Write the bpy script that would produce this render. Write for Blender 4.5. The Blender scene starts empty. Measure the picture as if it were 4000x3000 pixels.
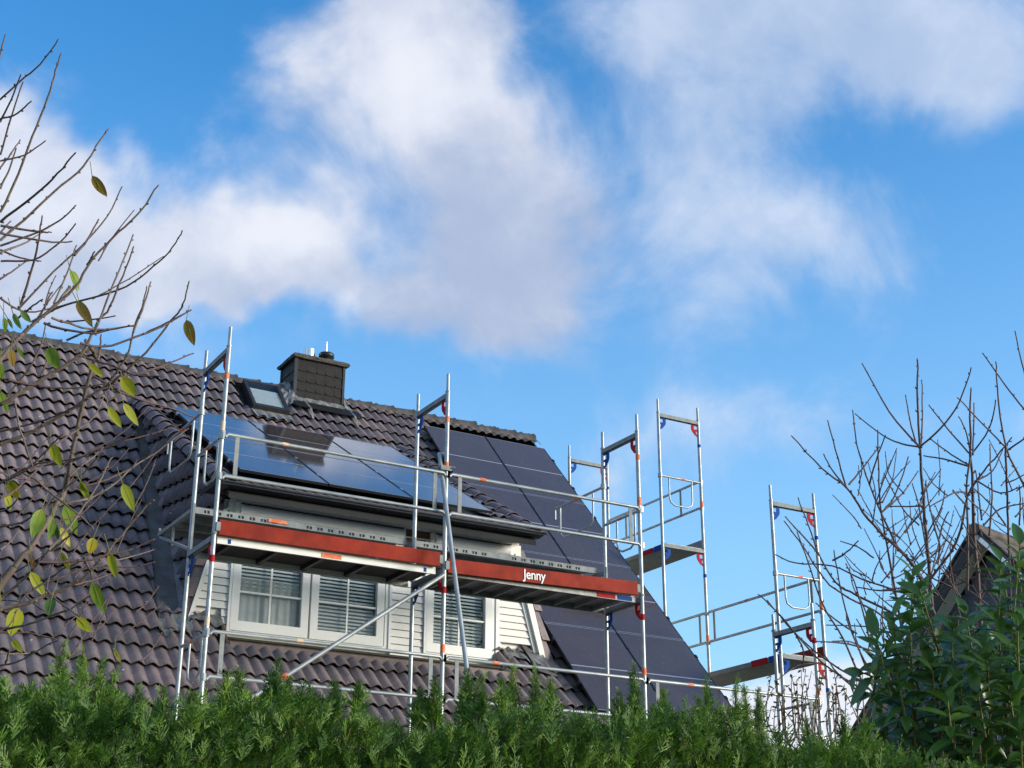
import bpy, bmesh, math, random
import numpy as np
from mathutils import Matrix, Vector
random.seed(7); rng = np.random.default_rng(7)
scene = bpy.context.scene
col = scene.collection
R = math.radians

# ------------------------------------------------------------------ camera
CAM = Vector((-4.4474, -13.4535, -3.86)); YAW, PIT, ROL, FPX = .527, .3744, .0037, 5689.25
fw = Vector((math.sin(YAW)*math.cos(PIT), math.cos(YAW)*math.cos(PIT), math.sin(PIT)))
r0 = Vector((math.cos(YAW), -math.sin(YAW), 0)); u0 = r0.cross(fw)
rt = r0*math.cos(ROL)+u0*math.sin(ROL); up = -r0*math.sin(ROL)+u0*math.cos(ROL)
cd = bpy.data.cameras.new('camera'); cam = bpy.data.objects.new('camera', cd); col.objects.link(cam)
cd.sensor_width = 36; cd.lens = FPX*36/4000; cd.clip_end = 2000; cd.clip_start = .05
cam.matrix_world = Matrix(((rt.x, up.x, -fw.x, CAM.x), (rt.y, up.y, -fw.y, CAM.y), (rt.z, up.z, -fw.z, CAM.z), (0, 0, 0, 1)))
scene.camera = cam
def ray(x, y): return (fw*FPX + rt*(x-2000) - up*(y-1500)).normalized()
def at(x, y, d): return CAM + ray(x, y)*d                 # a traced point at its own distance d

# ------------------------------------------------------------------ sun
SEL, SPHI = R(11.5), R(41)
tosun = Vector((math.cos(SEL)*math.cos(SPHI), -math.cos(SEL)*math.sin(SPHI), math.sin(SEL)))
sd = bpy.data.lights.new('sun', 'SUN'); sd.energy = 2.3; sd.angle = R(18); sd.color = (1, .92, .82)
sun = bpy.data.objects.new('sun', sd); col.objects.link(sun)
sun.rotation_mode = 'QUATERNION'; sun.rotation_quaternion = tosun.to_track_quat('Z', 'Y'); sun.location = (10, -20, 12)

# ------------------------------------------------------------------ sky
world = bpy.data.worlds.new('World'); scene.world = world; world.use_nodes = True
class NT:
    def __init__(s, tree): s.t = tree; s.t.nodes.clear()
    def n(s, typ, **kw):
        nd = s.t.nodes.new(typ)
        for k, v in kw.items(): setattr(nd, k, v)
        return nd
    def set(s, sock, v):
        if isinstance(v, bpy.types.NodeSocket): s.t.links.new(v, sock)
        else: sock.default_value = v
    def m(s, op, a, b=None, c=None, clamp=False):
        nd = s.n('ShaderNodeMath', operation=op, use_clamp=clamp); s.set(nd.inputs[0], a)
        if b is not None: s.set(nd.inputs[1], b)
        if c is not None: s.set(nd.inputs[2], c)
        return nd.outputs[0]
    def vm(s, op, a, b=None, out=0):
        nd = s.n('ShaderNodeVectorMath', operation=op); s.set(nd.inputs[0], a)
        if b is not None: s.set(nd.inputs[1], b)
        return nd.outputs[out]
    def mix(s, f, a, b, typ='MIX'):
        nd = s.n('ShaderNodeMix', data_type='RGBA', blend_type=typ); s.set(nd.inputs[0], f); s.set(nd.inputs[6], a); s.set(nd.inputs[7], b)
        return nd.outputs[2]
    def noise(s, vec, scale, detail=4, rough=.55, dist=0, out=0):
        nd = s.n('ShaderNodeTexNoise'); s.set(nd.inputs['Vector'], vec); nd.inputs['Scale'].default_value = scale
        nd.inputs['Detail'].default_value = detail; nd.inputs['Roughness'].default_value = rough; nd.inputs['Distortion'].default_value = dist
        return nd.outputs[out]
    def sstep(s, x, a, b):
        nd = s.n('ShaderNodeMapRange', interpolation_type='SMOOTHSTEP'); s.set(nd.inputs[0], x)
        nd.inputs[1].default_value = a; nd.inputs[2].default_value = b; return nd.outputs[0]
    def xyz(s, x, y, z):
        nd = s.n('ShaderNodeCombineXYZ'); s.set(nd.inputs[0], x); s.set(nd.inputs[1], y); s.set(nd.inputs[2], z); return nd.outputs[0]
w = NT(world.node_tree)
tc = w.n('ShaderNodeTexCoord').outputs['Generated']
sky = w.n('ShaderNodeTexSky', sky_type='NISHITA'); sky.sun_disc = False
sky.sun_elevation = SEL; sky.sun_rotation = math.atan2(tosun.x, tosun.y); sky.air_density = 1.0; sky.dust_density = 1.4; sky.ozone_density = 2.0
hs = w.n('ShaderNodeHueSaturation'); w.set(hs.inputs['Color'], sky.outputs[0]); hs.inputs['Saturation'].default_value = 1.32; hs.inputs['Value'].default_value = .15
skyc = w.mix(1.0, hs.outputs[0], (.76, 1.12, 1.28, 1), 'MULTIPLY')
# cloud field on the sky sphere: fixed sky directions (tangent coordinates of one sky direction)
df = w.m('MAXIMUM', w.vm('DOT_PRODUCT', tc, tuple(fw), 1), .08)
U = w.m('DIVIDE', w.vm('DOT_PRODUCT', tc, tuple(rt), 1), df); V = w.m('DIVIDE', w.vm('DOT_PRODUCT', tc, tuple(up), 1), df)
wn = w.noise(tc, 5.0, 3, .6, 0, 1); wn2 = w.noise(tc, 17, 3, .62, 0, 1)
def madd(a, b, c):
    nd = w.n('ShaderNodeVectorMath', operation='MULTIPLY_ADD')
    for i, v in enumerate((a, b, c)): w.set(nd.inputs[i], v)
    return nd.outputs[0]
UV = madd(wn2, (.05, .05, 0), madd(wn, (.15, .15, 0), w.xyz(w.m('SUBTRACT', U, .10), w.m('SUBTRACT', V, .10), 0.0)))
def blobs(L):
    tot = 0.0
    for x, y, rx, ry, wt in L:
        d = madd(UV, (FPX/rx, FPX/ry, 0), (-(x-2000)/rx, -(1500-y)/ry, 0))
        tot = w.m('MULTIPLY_ADD', w.m('POWER', math.exp(-1), w.vm('DOT_PRODUCT', d, d, 1)), wt, tot)
    return tot
# thick cumulus and, to the right, a thin veil
B1 = blobs([(-20, 560, 400, 260, 1.0), (170, 820, 480, 270, 1.0), (450, 1000, 420, 210, .85), (480, 640, 200, 170, .3), (1080, 960, 330, 190, .95), (1330, 1170, 300, 170, .6), (760, 1080, 360, 150, .7), (120, 1180, 480, 150, .6),
            (1540, 110, 390, 190, .95), (1500, 440, 400, 270, .9), (1830, 640, 400, 330, .9), (2060, 1020, 370, 290, .85), (1700, 1290, 400, 130, .5), (2380, 1900, 240, 200, .55), (3200, 2810, 420, 180, 1.3), (2750, 2850, 350, 160, .8)])
B2 = blobs([(2550, 40, 480, 230, .8), (3350, 120, 700, 330, 1.0), (3850, 330, 450, 300, .8), (2750, 480, 480, 260, .65), (2500, 800, 420, 260, .55), (3200, 900, 520, 190, .75), (2800, 1150, 500, 220, .45), (900, 1350, 600, 150, .4), (3400, 1650, 700, 220, .3), (2600, 1700, 500, 200, .3)])
fb = w.noise(tc, 8.5, 7, .6, .35)
fb2 = w.noise(tc, 2.2, 3, .55)
inside = w.m('MULTIPLY', w.sstep(w.m('ABSOLUTE', U), .72, .38), w.m('MULTIPLY', w.m('MULTIPLY', w.sstep(V, 1.2, .8), w.sstep(V, -.6, -.3)), w.sstep(w.vm('DOT_PRODUCT', tc, tuple(fw), 1), .3, .6)))
gen = w.m('MULTIPLY', w.sstep(fb2, .44, .66), w.m('SUBTRACT', 1.0, inside))
nz = w.m('SUBTRACT', fb, .5)
dens = w.m('MULTIPLY_ADD', nz, 1.15, w.m('ADD', B1, gen))
alpha = w.m('MULTIPLY', w.sstep(dens, .13, .88), .95)
alpha2 = w.m('MULTIPLY', w.sstep(w.m('MULTIPLY_ADD', nz, 1.9, B2), .12, 1.1), .78)
br = blobs([(150, 700, 450, 330, .5), (1600, 420, 330, 260, .6), (1130, 940, 260, 130, .75), (1330, 1270, 130, 80, .5), (3150, 2790, 500, 220, 2.2), (2330, 1900, 200, 200, .5)])
dk = blobs([(2000, 1020, 430, 330, .6), (3300, 250, 900, 400, .25), (1750, 1330, 380, 110, .35), (250, 1000, 350, 160, .25)])
sh = w.sstep(w.m('MULTIPLY_ADD', w.m('SUBTRACT', w.noise(tc, 21, 5, .6, .3), .5), .9, w.m('MULTIPLY_ADD', nz, 1.2, w.m('SUBTRACT', w.m('ADD', .36, br), dk))), -.25, 1.15)
cc = w.mix(sh, (.235, .28, .385, 1), (.47, .485, .53, 1))
sep = w.n('ShaderNodeSeparateXYZ'); w.set(sep.inputs[0], tc)
hz = w.m('MULTIPLY', w.sstep(sep.outputs[2], .62, .06), .50)
skyh = w.mix(hz, skyc, (.285, .43, .60, 1))
final = w.mix(alpha, w.mix(alpha2, skyh, w.mix(sh, (.27, .33, .44, 1), (.47, .50, .56, 1))), cc)
bg = w.n('ShaderNodeBackground'); w.set(bg.inputs[0], final); bg.inputs[1].default_value = 1.0
wo = w.n('ShaderNodeOutputWorld'); w.t.links.new(bg.outputs[0], wo.inputs[0])

world.cycles.sampling_method = 'MANUAL'; world.cycles.sample_map_resolution = 256
scene.view_settings.view_transform = 'Standard'; scene.view_settings.look = 'None'
scene.view_settings.exposure = 0.9; scene.view_settings.gamma = 1.0; scene.view_settings.use_curve_mapping = False
scene.cycles.max_bounces = 5; scene.cycles.diffuse_bounces = 3; scene.cycles.glossy_bounces = 3; scene.cycles.transparent_max_bounces = 10

# ------------------------------------------------------------------ materials
def material(name, base, rough=.6, metal=0, var=0, vscale=8, c2=None, spots=None, rnd=0, bump=0, bscale=40, coords='Object', spec=.5, transl=0, coat=0, stripes=None):
    m = bpy.data.materials.new(name); m.use_nodes = True; t = NT(m.node_tree)
    p = t.n('ShaderNodeBsdfPrincipled'); out = t.n('ShaderNodeOutputMaterial')
    tcn = t.n('ShaderNodeTexCoord').outputs[coords]
    c = (*base, 1)
    if var or c2:
        f = t.sstep(t.noise(tcn, vscale, 6, .62), .32, .7)
        c = t.mix(f, c, (*(c2 or tuple(x*(1-var) for x in base)), 1))
    if rnd:
        g = t.n('ShaderNodeNewGeometry').outputs['Random Per Island']
        c = t.mix(1.0, c, t.mix(g, (1-rnd, 1-rnd, 1-rnd, 1), (1+rnd, 1+rnd*.9, 1+rnd*.92, 1)), 'MULTIPLY')
    if spots:
        sc, sz, sc_c = spots
        v = t.n('ShaderNodeTexVoronoi'); t.set(v.inputs['Vector'], tcn); v.inputs['Scale'].default_value = sc
        k = t.m('MULTIPLY', t.sstep(v.outputs['Distance'], sz, sz*.55), t.sstep(t.noise(tcn, sc*.35, 3), .5, .6))
        c = t.mix(k, c, (*sc_c, 1))
    t.set(p.inputs['Base Color'], c); p.inputs['Roughness'].default_value = rough; p.inputs['Metallic'].default_value = metal
    p.inputs['Specular IOR Level'].default_value = spec
    if rough > .05 and var:
        t.set(p.inputs['Roughness'], t.m('ADD', rough-.1, t.m('MULTIPLY', t.noise(tcn, vscale*2, 4), .2), clamp=True))
    if coat: p.inputs['Coat Weight'].default_value = coat; p.inputs['Coat Roughness'].default_value = .05
    if bump:
        b = t.n('ShaderNodeBump'); b.inputs['Strength'].default_value = bump; b.inputs['Distance'].default_value = .01
        t.set(b.inputs['Height'], t.noise(tcn, bscale, 6, .65)); t.t.links.new(b.outputs[0], p.inputs['Normal'])
    sh_ = p.outputs[0]
    if transl:
        tr = t.n('ShaderNodeBsdfTranslucent'); t.set(tr.inputs[0], c); mx = t.n('ShaderNodeMixShader'); mx.inputs[0].default_value = transl
        t.t.links.new(sh_, mx.inputs[1]); t.t.links.new(tr.outputs[0], mx.inputs[2]); sh_ = mx.outputs[0]
    t.t.links.new(sh_, out.inputs[0]); return m
def glass(name, tint=(.9, .95, .95), rough=.0, base=.04, blend=.35):
    m = bpy.data.materials.new(name); m.use_nodes = True; t = NT(m.node_tree); out = t.n('ShaderNodeOutputMaterial')
    tr = t.n('ShaderNodeBsdfTransparent'); tr.inputs[0].default_value = (*tint, 1); gl = t.n('ShaderNodeBsdfGlossy'); gl.inputs['Roughness'].default_value = rough
    lw = t.n('ShaderNodeLayerWeight'); lw.inputs[0].default_value = blend
    f = t.m('ADD', base, lw.outputs['Fresnel'], clamp=True); mx = t.n('ShaderNodeMixShader'); t.set(mx.inputs[0], f)
    t.t.links.new(tr.outputs[0], mx.inputs[1]); t.t.links.new(gl.outputs[0], mx.inputs[2]); t.t.links.new(mx.outputs[0], out.inputs[0]); return m
MT = {}
MT['tile'] = material('concrete_tile', (.215, .178, .185), .62, var=.4, vscale=6, c2=(.135, .112, .12), rnd=.3, spots=(26, .2, (.42, .42, .38)), bump=.25, bscale=60, coords='Generated')
def tile_mat():
    m = bpy.data.materials.new('weathered_roof_tile'); m.use_nodes = True; t = NT(m.node_tree)
    p = t.n('ShaderNodeBsdfPrincipled'); out = t.n('ShaderNodeOutputMaterial')
    geo = t.n('ShaderNodeNewGeometry'); pos = geo.outputs['Position']; g = geo.outputs['Random Per Island']
    c = t.mix(t.sstep(t.noise(pos, 7, 6, .65), .3, .7), (.205, .168, .184, 1), (.135, .112, .126, 1))
    c = t.mix(t.m('MULTIPLY', t.sstep(t.noise(pos, 1.3, 3), .42, .68), .65), c, (.125, .118, .135, 1))
    c = t.mix(1.0, c, t.mix(g, (.66, .68, .74, 1), (1.28, 1.2, 1.16, 1)), 'MULTIPLY')
    k = t.m('MULTIPLY', t.sstep(t.noise(pos, 11, 7, .7), .58, .72), t.sstep(t.noise(pos, 2.1, 3), .5, .66))
    c = t.mix(t.m('MULTIPLY', k, .55), c, (.30, .27, .19, 1))
    v = t.n('ShaderNodeTexVoronoi'); t.set(v.inputs['Vector'], pos); v.inputs['Scale'].default_value = 9
    sp = t.m('MULTIPLY', t.sstep(v.outputs['Distance'], .12, .07), t.sstep(t.noise(pos, 3.7, 3), .50, .58))
    c = t.mix(sp, c, (.62, .62, .58, 1))
    t.set(p.inputs['Base Color'], c); p.inputs['Specular IOR Level'].default_value = .3; t.set(p.inputs['Roughness'], t.m('ADD', .6, t.m('MULTIPLY', t.noise(pos, 14, 4), .3)))
    b = t.n('ShaderNodeBump'); b.inputs['Strength'].default_value = .35; b.inputs['Distance'].default_value = .01
    t.set(b.inputs['Height'], t.noise(pos, 45, 6, .7)); t.t.links.new(b.outputs[0], p.inputs['Normal'])
    t.t.links.new(p.outputs[0], out.inputs[0]); return m
MT['tile'] = tile_mat()
MT['ridge'] = material('ridge_tile', (.115, .098, .092), .75, var=.5, vscale=9, c2=(.045, .042, .036), rnd=.2, bump=.6, bscale=30, coords='Object')
MT['dark'] = material('dark_underlay', (.02, .02, .02), .9)
MT['steel'] = material('galvanised_steel', (.42, .435, .43), .42, metal=.45, var=.35, vscale=7, c2=(.29, .305, .30))
MT['steel_flat'] = material('galvanised_flat_steel', (.30, .31, .30), .75, metal=.0, var=.35, vscale=9, c2=(.21, .225, .22), spec=.3)
MT['red_board'] = material('red_stained_board', (.31, .030, .014), .65, var=.35, vscale=3.5, c2=(.19, .020, .011), spots=(34, .07, (.50, .18, .12)), bump=.15, bscale=25, spec=.12)
MT['red'] = material('red_paint', (.42, .022, .028), .75, var=.2, spec=.1)
MT['blue'] = material('blue_paint', (.018, .075, .32), .75, var=.2, spec=.1)
MT['orange'] = material('orange_marking', (.80, .11, .03), .7, spec=.15, var=.25, vscale=30, c2=(.75, .32, .18))
MT['paleband'] = material('faded_marking', (.80, .55, .38), .55, var=.3, vscale=30)
MT['cream'] = material('cream_painted_siding', (.80, .78, .73), .5, var=.1, vscale=3)
MT['pvc'] = material('white_pvc', (.82, .81, .78), .35, var=.06, vscale=2)
MT['white'] = material('white_metal', (.92, .92, .91), .4)
MT['zinc'] = material('dark_zinc_sheet', (.040, .042, .042), .6, metal=.0, var=.3, vscale=4, spec=.25)
MT['valley'] = material('weathered_valley_metal', (.17, .165, .165), .5, metal=.2, var=.4, vscale=5, c2=(.11, .09, .08))
MT['lead'] = material('lead_flashing', (.30, .30, .29), .5, metal=.3, var=.5, vscale=10, c2=(.16, .15, .13), bump=.5, bscale=14)
MT['black'] = material('black_anodised', (.018, .018, .02), .4, metal=.3)
MT['black_metal'] = material('black_powder_metal', (.02, .02, .022), .45)
MT['glint_clamp'] = material('glint_and_clamp_metal', (.36, .38, .45), .42, metal=.5)  # pale tone paints sky glint on black frame edges; dormer clamps share it
MT['busbar'] = material('cell_gap_strip', (.30, .32, .40), .4)
MT['brown'] = material('brown_board', (.14, .085, .055), .7, var=.4, vscale=9)
MT['mauve'] = material('smooth_verge_tile', (.20, .145, .14), .6, var=.4, vscale=8, c2=(.12, .09, .09))
MT['shingle'] = material('slate_chimney_shingle', (.030, .027, .026), .65, var=.3, vscale=9, rnd=.18, spec=.15)
MT['concrete'] = material('mossy_concrete', (.10, .088, .075), .85, var=.6, vscale=22, c2=(.04, .037, .032), bump=.6, bscale=40)
MT['inox'] = material('stainless_flue', (.72, .72, .72), .22, metal=1)
MT['glass'] = glass('window_glass', base=.05, blend=.22)
MT['skyglass'] = glass('skylight_glass', base=.04, blend=.2)
MT['blind'] = material('blind_slat', (.84, .87, .87), .5)
MT['curtain'] = material('white_curtain', (.78, .78, .76), .8, var=.12, vscale=14, transl=.2)
MT['room'] = material('dark_room', (.33, .38, .36), .9)
MT['ply'] = material('deck_plywood', (.055, .045, .04), .7, var=.3)
MT['alu'] = material('dull_aluminium', (.24, .245, .245), .5, metal=.2, var=.3)
MT['plaster'] = material('white_plaster', (.72, .70, .66), .9, bump=.2)
MT['letter'] = material('white_lettering', (.82, .80, .78), .6)
MT['soil'] = material('lawn', (.05, .075, .025), .95, var=.5, vscale=.6, c2=(.035, .04, .02), bump=.6, bscale=3)
MT['bark'] = material('brown_bark', (.115, .07, .050), .75, var=.5, vscale=25, c2=(.20, .15, .115), bump=.4, bscale=60)
MT['bark_dark'] = material('dark_twig_bark', (.085, .050, .050), .65, var=.4, vscale=20, c2=(.15, .085, .065), bump=.3, bscale=60)
MT['thuja'] = material('thuja_foliage', (.140, .255, .022), .55, var=.3, vscale=4, c2=(.060, .140, .018), rnd=.55, transl=.32, spots=(9, .15, (.20, .13, .04)))
MT['thuja_core'] = material('thuja_gap_shade', (.016, .026, .008), .95, var=.4, vscale=12)  # near-black colour painting the shade between the sprays
MT['laurel'] = material('laurel_leaf', (.085, .175, .030), .30, var=.3, vscale=6, c2=(.055, .130, .024), rnd=.35, transl=.3, spec=.5)
MT['laurel_new'] = material('laurel_leaf_pale', (.07, .15, .03), .35, var=.25, vscale=6, rnd=.2, transl=.25)
MT['laurel_stem'] = material('laurel_yellow_stem', (.20, .20, .04), .55, var=.3, vscale=30)
MT['shrubleaf'] = material('russet_small_leaf', (.16, .11, .035), .6, rnd=.5, c2=(.09, .11, .03), vscale=9, transl=.3)
for nm, a, b in (('leaf_yellow', (.55, .40, .02), (.32, .32, .02)), ('leaf_lime', (.33, .37, .02), (.42, .38, .02)), ('leaf_green', (.14, .27, .02), (.28, .32, .02)), ('leaf_brown', (.32, .16, .03), (.28, .22, .03)), ('leaf_dark', (.06, .14, .025), (.10, .20, .025)), ('leaf_dry', (.10, .035, .02), (.16, .07, .03))):
    MT[nm] = material('cherry_'+nm, a, .5, c2=b, vscale=2.2, transl=.38, coords='Generated')
MT['slate'] = material('blue_slate', (.075, .092, .135), .5, var=.25, vscale=3, rnd=.22)
MT['nroof'] = material('old_brown_roof', (.13, .10, .085), .8, var=.6, vscale=3, c2=(.05, .04, .035))
MT['soffit'] = material('cream_soffit', (.80, .74, .60), .6, var=.1)

def panel_glass():
    m = bpy.data.materials.new('solar_cell_glass'); m.use_nodes = True; t = NT(m.node_tree)
    p = t.n('ShaderNodeBsdfPrincipled'); out = t.n('ShaderNodeOutputMaterial')
    tcn = t.n('ShaderNodeTexCoord').outputs['Object']; sx = t.n('ShaderNodeSeparateXYZ'); t.set(sx.inputs[0], tcn)
    def grid(o, per, wd):
        f = t.m('ABSOLUTE', t.m('SUBTRACT', t.m('FRACT', t.m('DIVIDE', o, per)), .5)); return t.sstep(f, .5-wd, .5-wd*.3)
    g = t.m('MAXIMUM', grid(sx.outputs[0], .186, .012), grid(sx.outputs[1], .0935, .014))
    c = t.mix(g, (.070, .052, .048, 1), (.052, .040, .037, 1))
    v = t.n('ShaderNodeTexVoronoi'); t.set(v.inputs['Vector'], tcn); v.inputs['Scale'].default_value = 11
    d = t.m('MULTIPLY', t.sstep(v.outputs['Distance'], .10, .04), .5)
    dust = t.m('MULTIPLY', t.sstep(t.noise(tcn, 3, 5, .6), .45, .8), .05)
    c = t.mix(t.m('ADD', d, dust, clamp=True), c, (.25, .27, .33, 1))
    t.set(p.inputs['Base Color'], c); p.inputs['IOR'].default_value = 1.22; p.inputs['Coat Weight'].default_value = 1; p.inputs['Coat IOR'].default_value = 1.33; p.inputs['Coat Roughness'].default_value = .05
    t.set(p.inputs['Roughness'], t.m('ADD', .045, t.m('MULTIPLY', t.noise(tcn, 2.2, 4), .09)))
    t.t.links.new(p.outputs[0], out.inputs[0]); return m
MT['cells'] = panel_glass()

# ------------------------------------------------------------------ builders
WM = {}
def link(o, parent=None, mw=None):
    col.objects.link(o); mw = mw or Matrix(); WM[o.name] = mw
    if parent is not None:
        o.parent = parent; o.matrix_local = WM[parent.name].inverted() @ mw
    else: o.matrix_world = mw
    return o
def tag(o, label=None, cat=None, group=None, kind=None):
    for k, v in (('label', label), ('category', cat), ('group', group), ('kind', kind)):
        if v: o[k] = v
    return o
def empty(name, loc=(0, 0, 0), parent=None):
    o = bpy.data.objects.new(name, None); o.empty_display_size = .2; return link(o, parent, Matrix.Translation(loc))
class MB:
    def __init__(s): s.v = []; s.f = []; s.sm = []
    def add(s, vs, fs, smooth=False):
        n = len(s.v); s.v += [tuple(p) for p in vs]; s.f += [tuple(i+n for i in f) for f in fs]; s.sm += [smooth]*len(fs); return s
    def box(s, a, b):
        (x0, y0, z0), (x1, y1, z1) = a, b
        return s.add([(x0, y0, z0), (x1, y0, z0), (x1, y1, z0), (x0, y1, z0), (x0, y0, z1), (x1, y0, z1), (x1, y1, z1), (x0, y1, z1)],
                     [(0, 3, 2, 1), (4, 5, 6, 7), (0, 1, 5, 4), (1, 2, 6, 5), (2, 3, 7, 6), (3, 0, 4, 7)])
    def obox(s, o, ax, ay, az):
        o, ax, ay, az = map(Vector, (o, ax, ay, az))
        vs = [o+ax*i+ay*j+az*k for k in (0, 1) for j in (0, 1) for i in (0, 1)]
        return s.add(vs, [(0, 2, 3, 1), (4, 5, 7, 6), (0, 1, 5, 4), (1, 3, 7, 5), (3, 2, 6, 7), (2, 0, 4, 6)])
    def prism(s, pts, d):
        n = len(pts); pts = [Vector(p) for p in pts]; d = Vector(d)
        return s.add(pts+[p+d for p in pts], [tuple(range(n))[::-1], tuple(range(n, 2*n))]+[(i, (i+1) % n, (i+1) % n+n, i+n) for i in range(n)])
    def tube(s, pts, rad, n=10, caps=True, jag=0):
        pts = [Vector(p) for p in pts]; rad = [rad]*len(pts) if isinstance(rad, (int, float)) else rad
        vs = []; prev = None
        for i, p in enumerate(pts):
            d = (pts[min(i+1, len(pts)-1)]-pts[max(i-1, 0)]).normalized()
            if prev is None: a = d.orthogonal().normalized()
            else: a = (prev-d*prev.dot(d)).normalized()
            prev = a; b = d.cross(a)
            for k in range(n):
                t = 2*math.pi*k/n; vs.append(p+(a*math.cos(t)+b*math.sin(t))*rad[i]*(1+jag*random.uniform(-1, 1)))
        fs = [(i*n+k, i*n+(k+1) % n, (i+1)*n+(k+1) % n, (i+1)*n+k) for i in range(len(pts)-1) for k in range(n)]
        s.add(vs, fs, True)
        if caps: s.add(vs[:n], [tuple(range(n))[::-1]]); s.add(vs[-n:], [tuple(range(n))])
        return s
    def mesh(s, name):
        me = bpy.data.meshes.new(name); me.from_pydata(s.v, [], s.f); me.polygons.foreach_set('use_smooth', s.sm); me.update(); return me
    def build(s, name, mat, parent=None, mw=None):
        me = s.mesh(name); me.materials.append(MT[mat] if isinstance(mat, str) else mat)
        return link(bpy.data.objects.new(name, me), parent, mw)
def bigmesh(name, V, F, mat, parent=None, smooth=False):
    me = bpy.data.meshes.new(name); k = F.shape[1]
    me.vertices.add(len(V)); me.vertices.foreach_set('co', V.astype(np.float32).ravel())
    me.loops.add(F.size); me.loops.foreach_set('vertex_index', F.astype(np.int32).ravel())
    me.polygons.add(len(F)); me.polygons.foreach_set('loop_start', np.arange(0, F.size, k, dtype=np.int32)); me.polygons.foreach_set('loop_total', np.full(len(F), k, np.int32))
    me.update(calc_edges=True); me.validate()
    if smooth: me.polygons.foreach_set('use_smooth', [True]*len(F))
    me.materials.append(MT[mat]); return link(bpy.data.objects.new(name, me), parent)
def frame3(o, ax, ay, az):
    return Matrix(((ax[0], ay[0], az[0], o[0]), (ax[1], ay[1], az[1], o[1]), (ax[2], ay[2], az[2], o[2]), (0, 0, 0, 1)))

# ------------------------------------------------------------------ ground
GZ = -5.46
g = MB(); N = 40
xs = [-400+800*i/N for i in range(N+1)]
g.add([(x, y, GZ) for y in xs for x in xs], [(j*(N+1)+i, j*(N+1)+i+1, (j+1)*(N+1)+i+1, (j+1)*(N+1)+i) for j in range(N) for i in range(N)])
tag(g.build('ground', 'soil'), 'wide lawn and garden ground beneath house and hedge', kind='structure')

# ------------------------------------------------------------------ house: roofs
A = .8132; CA, SA = math.cos(A), math.sin(A); RY, RZ = 6.925, 4.51
def MZ(y): return RZ-(RY-y)*SA/CA
def MP(x, s, off=0): return Vector((x, RY-s*CA-SA*off, RZ-s*SA+CA*off))
Bp = .5235; CB, SB = math.cos(Bp), math.sin(Bp)
def DZ(y): return 1.2854+math.tan(Bp)*(y-2.1597)
XL, XR, EAVE = -5.2, 7.80, 8.6
house = tag(empty('house', (1.3, 4, GZ)), 'house with steep brown-grey tiled roof, wide dormer and slate-clad chimney', 'house')
body = MB()
ye = RY-EAVE*CA; ze = MZ(ye); yb = 2*RY-ye
body.prism([(XL+.2, ye+.5, GZ-.05), (XL+.2, yb-.5, GZ-.05), (XL+.2, yb-.5, ze+.25), (XL+.2, RY, RZ-.28), (XL+.2, ye+.5, ze+.25)], (XR-XL-.45, 0, 0))
body.build('wall', 'plaster', house)
main_roof = MB()
T = .06
for sgn in (1, -1):
    def P(x, s, off):
        p = MP(x, s, off)
        if sgn < 0: p.y = 2*RY-p.y
        return p
    if sgn < 0:
        main_roof.obox(P(XL, EAVE, -.14), Vector((XR-XL, 0, 0)), P(0, 0, -.14)-P(0, EAVE, -.14), P(0, 0, -.08)-P(0, 0, -.14))
    else:   # front slope with the opening under the dormer left out
        main_roof.obox(P(XL, EAVE, -.16), Vector((.75-XL, 0, 0)), P(0, 0, -.16)-P(0, EAVE, -.16), P(0, 0, -.09)-P(0, 0, -.16))
        main_roof.obox(P(4.95, EAVE, -.16), Vector((XR-4.95, 0, 0)), P(0, 0, -.16)-P(0, EAVE, -.16), P(0, 0, -.09)-P(0, 0, -.16))
        main_roof.obox(P(.75, EAVE, -.16), Vector((4.2, 0, 0)), P(0, 7.0, -.16)-P(0, EAVE, -.16), P(0, 0, -.09)-P(0, 0, -.16))
        main_roof.obox(P(.75, 1.8, -.16), Vector((4.2, 0, 0)), P(0, 0, -.16)-P(0, 1.8, -.16), P(0, 0, -.09)-P(0, 0, -.16))
main_roof = main_roof.build('main_roof', 'dark', house)

TW, TE, TL = .306, .335, .385
def tile_shape(ncol=12, w=TW):
    vs = []; prof = []
    for i in range(ncol+1):
        ph = (0, .12, .30, .5, .72, .90)[i % 6]; u = w/2*(i//6+ph)
        prof.append((u, .044*(.5-.5*math.cos(2*math.pi*ph))**.85-.046))
    for v, lift in ((0, .050), (TL, .050-.050*TL/TE)): vs += [(u, v, z+lift) for u, z in prof]
    vs += [(u, .003, z+.050-.011) for u, z in prof]
    n = ncol+1
    fs = [(i, i+1, n+i+1, n+i) for i in range(ncol)]+[(2*n+i, 2*n+i+1, i+1, i) for i in range(ncol)]
    return vs, fs, [True]*ncol+[False]*ncol
TV, TF, TS = tile_shape()
tile_mesh = bpy.data.meshes.new('tile'); tile_mesh.from_pydata(TV, [], TF); tile_mesh.polygons.foreach_set('use_smooth', TS); tile_mesh.materials.append(MT['tile'])
TVn = np.array(TV)
def clipped(mw, planes, name, mat, parent, base=tile_mesh):
    bm = bmesh.new(); bm.from_mesh(base); bm.transform(mw)
    for co, no in planes:
        r = bmesh.ops.bisect_plane(bm, geom=bm.verts[:]+bm.edges[:]+bm.faces[:], plane_co=co, plane_no=no, clear_outer=True)
    if not bm.faces: bm.free(); return None
    me = bpy.data.meshes.new(name); bm.to_mesh(me); bm.free()
    if not me.materials: me.materials.append(MT[mat])
    return link(bpy.data.objects.new(name, me), parent)
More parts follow.
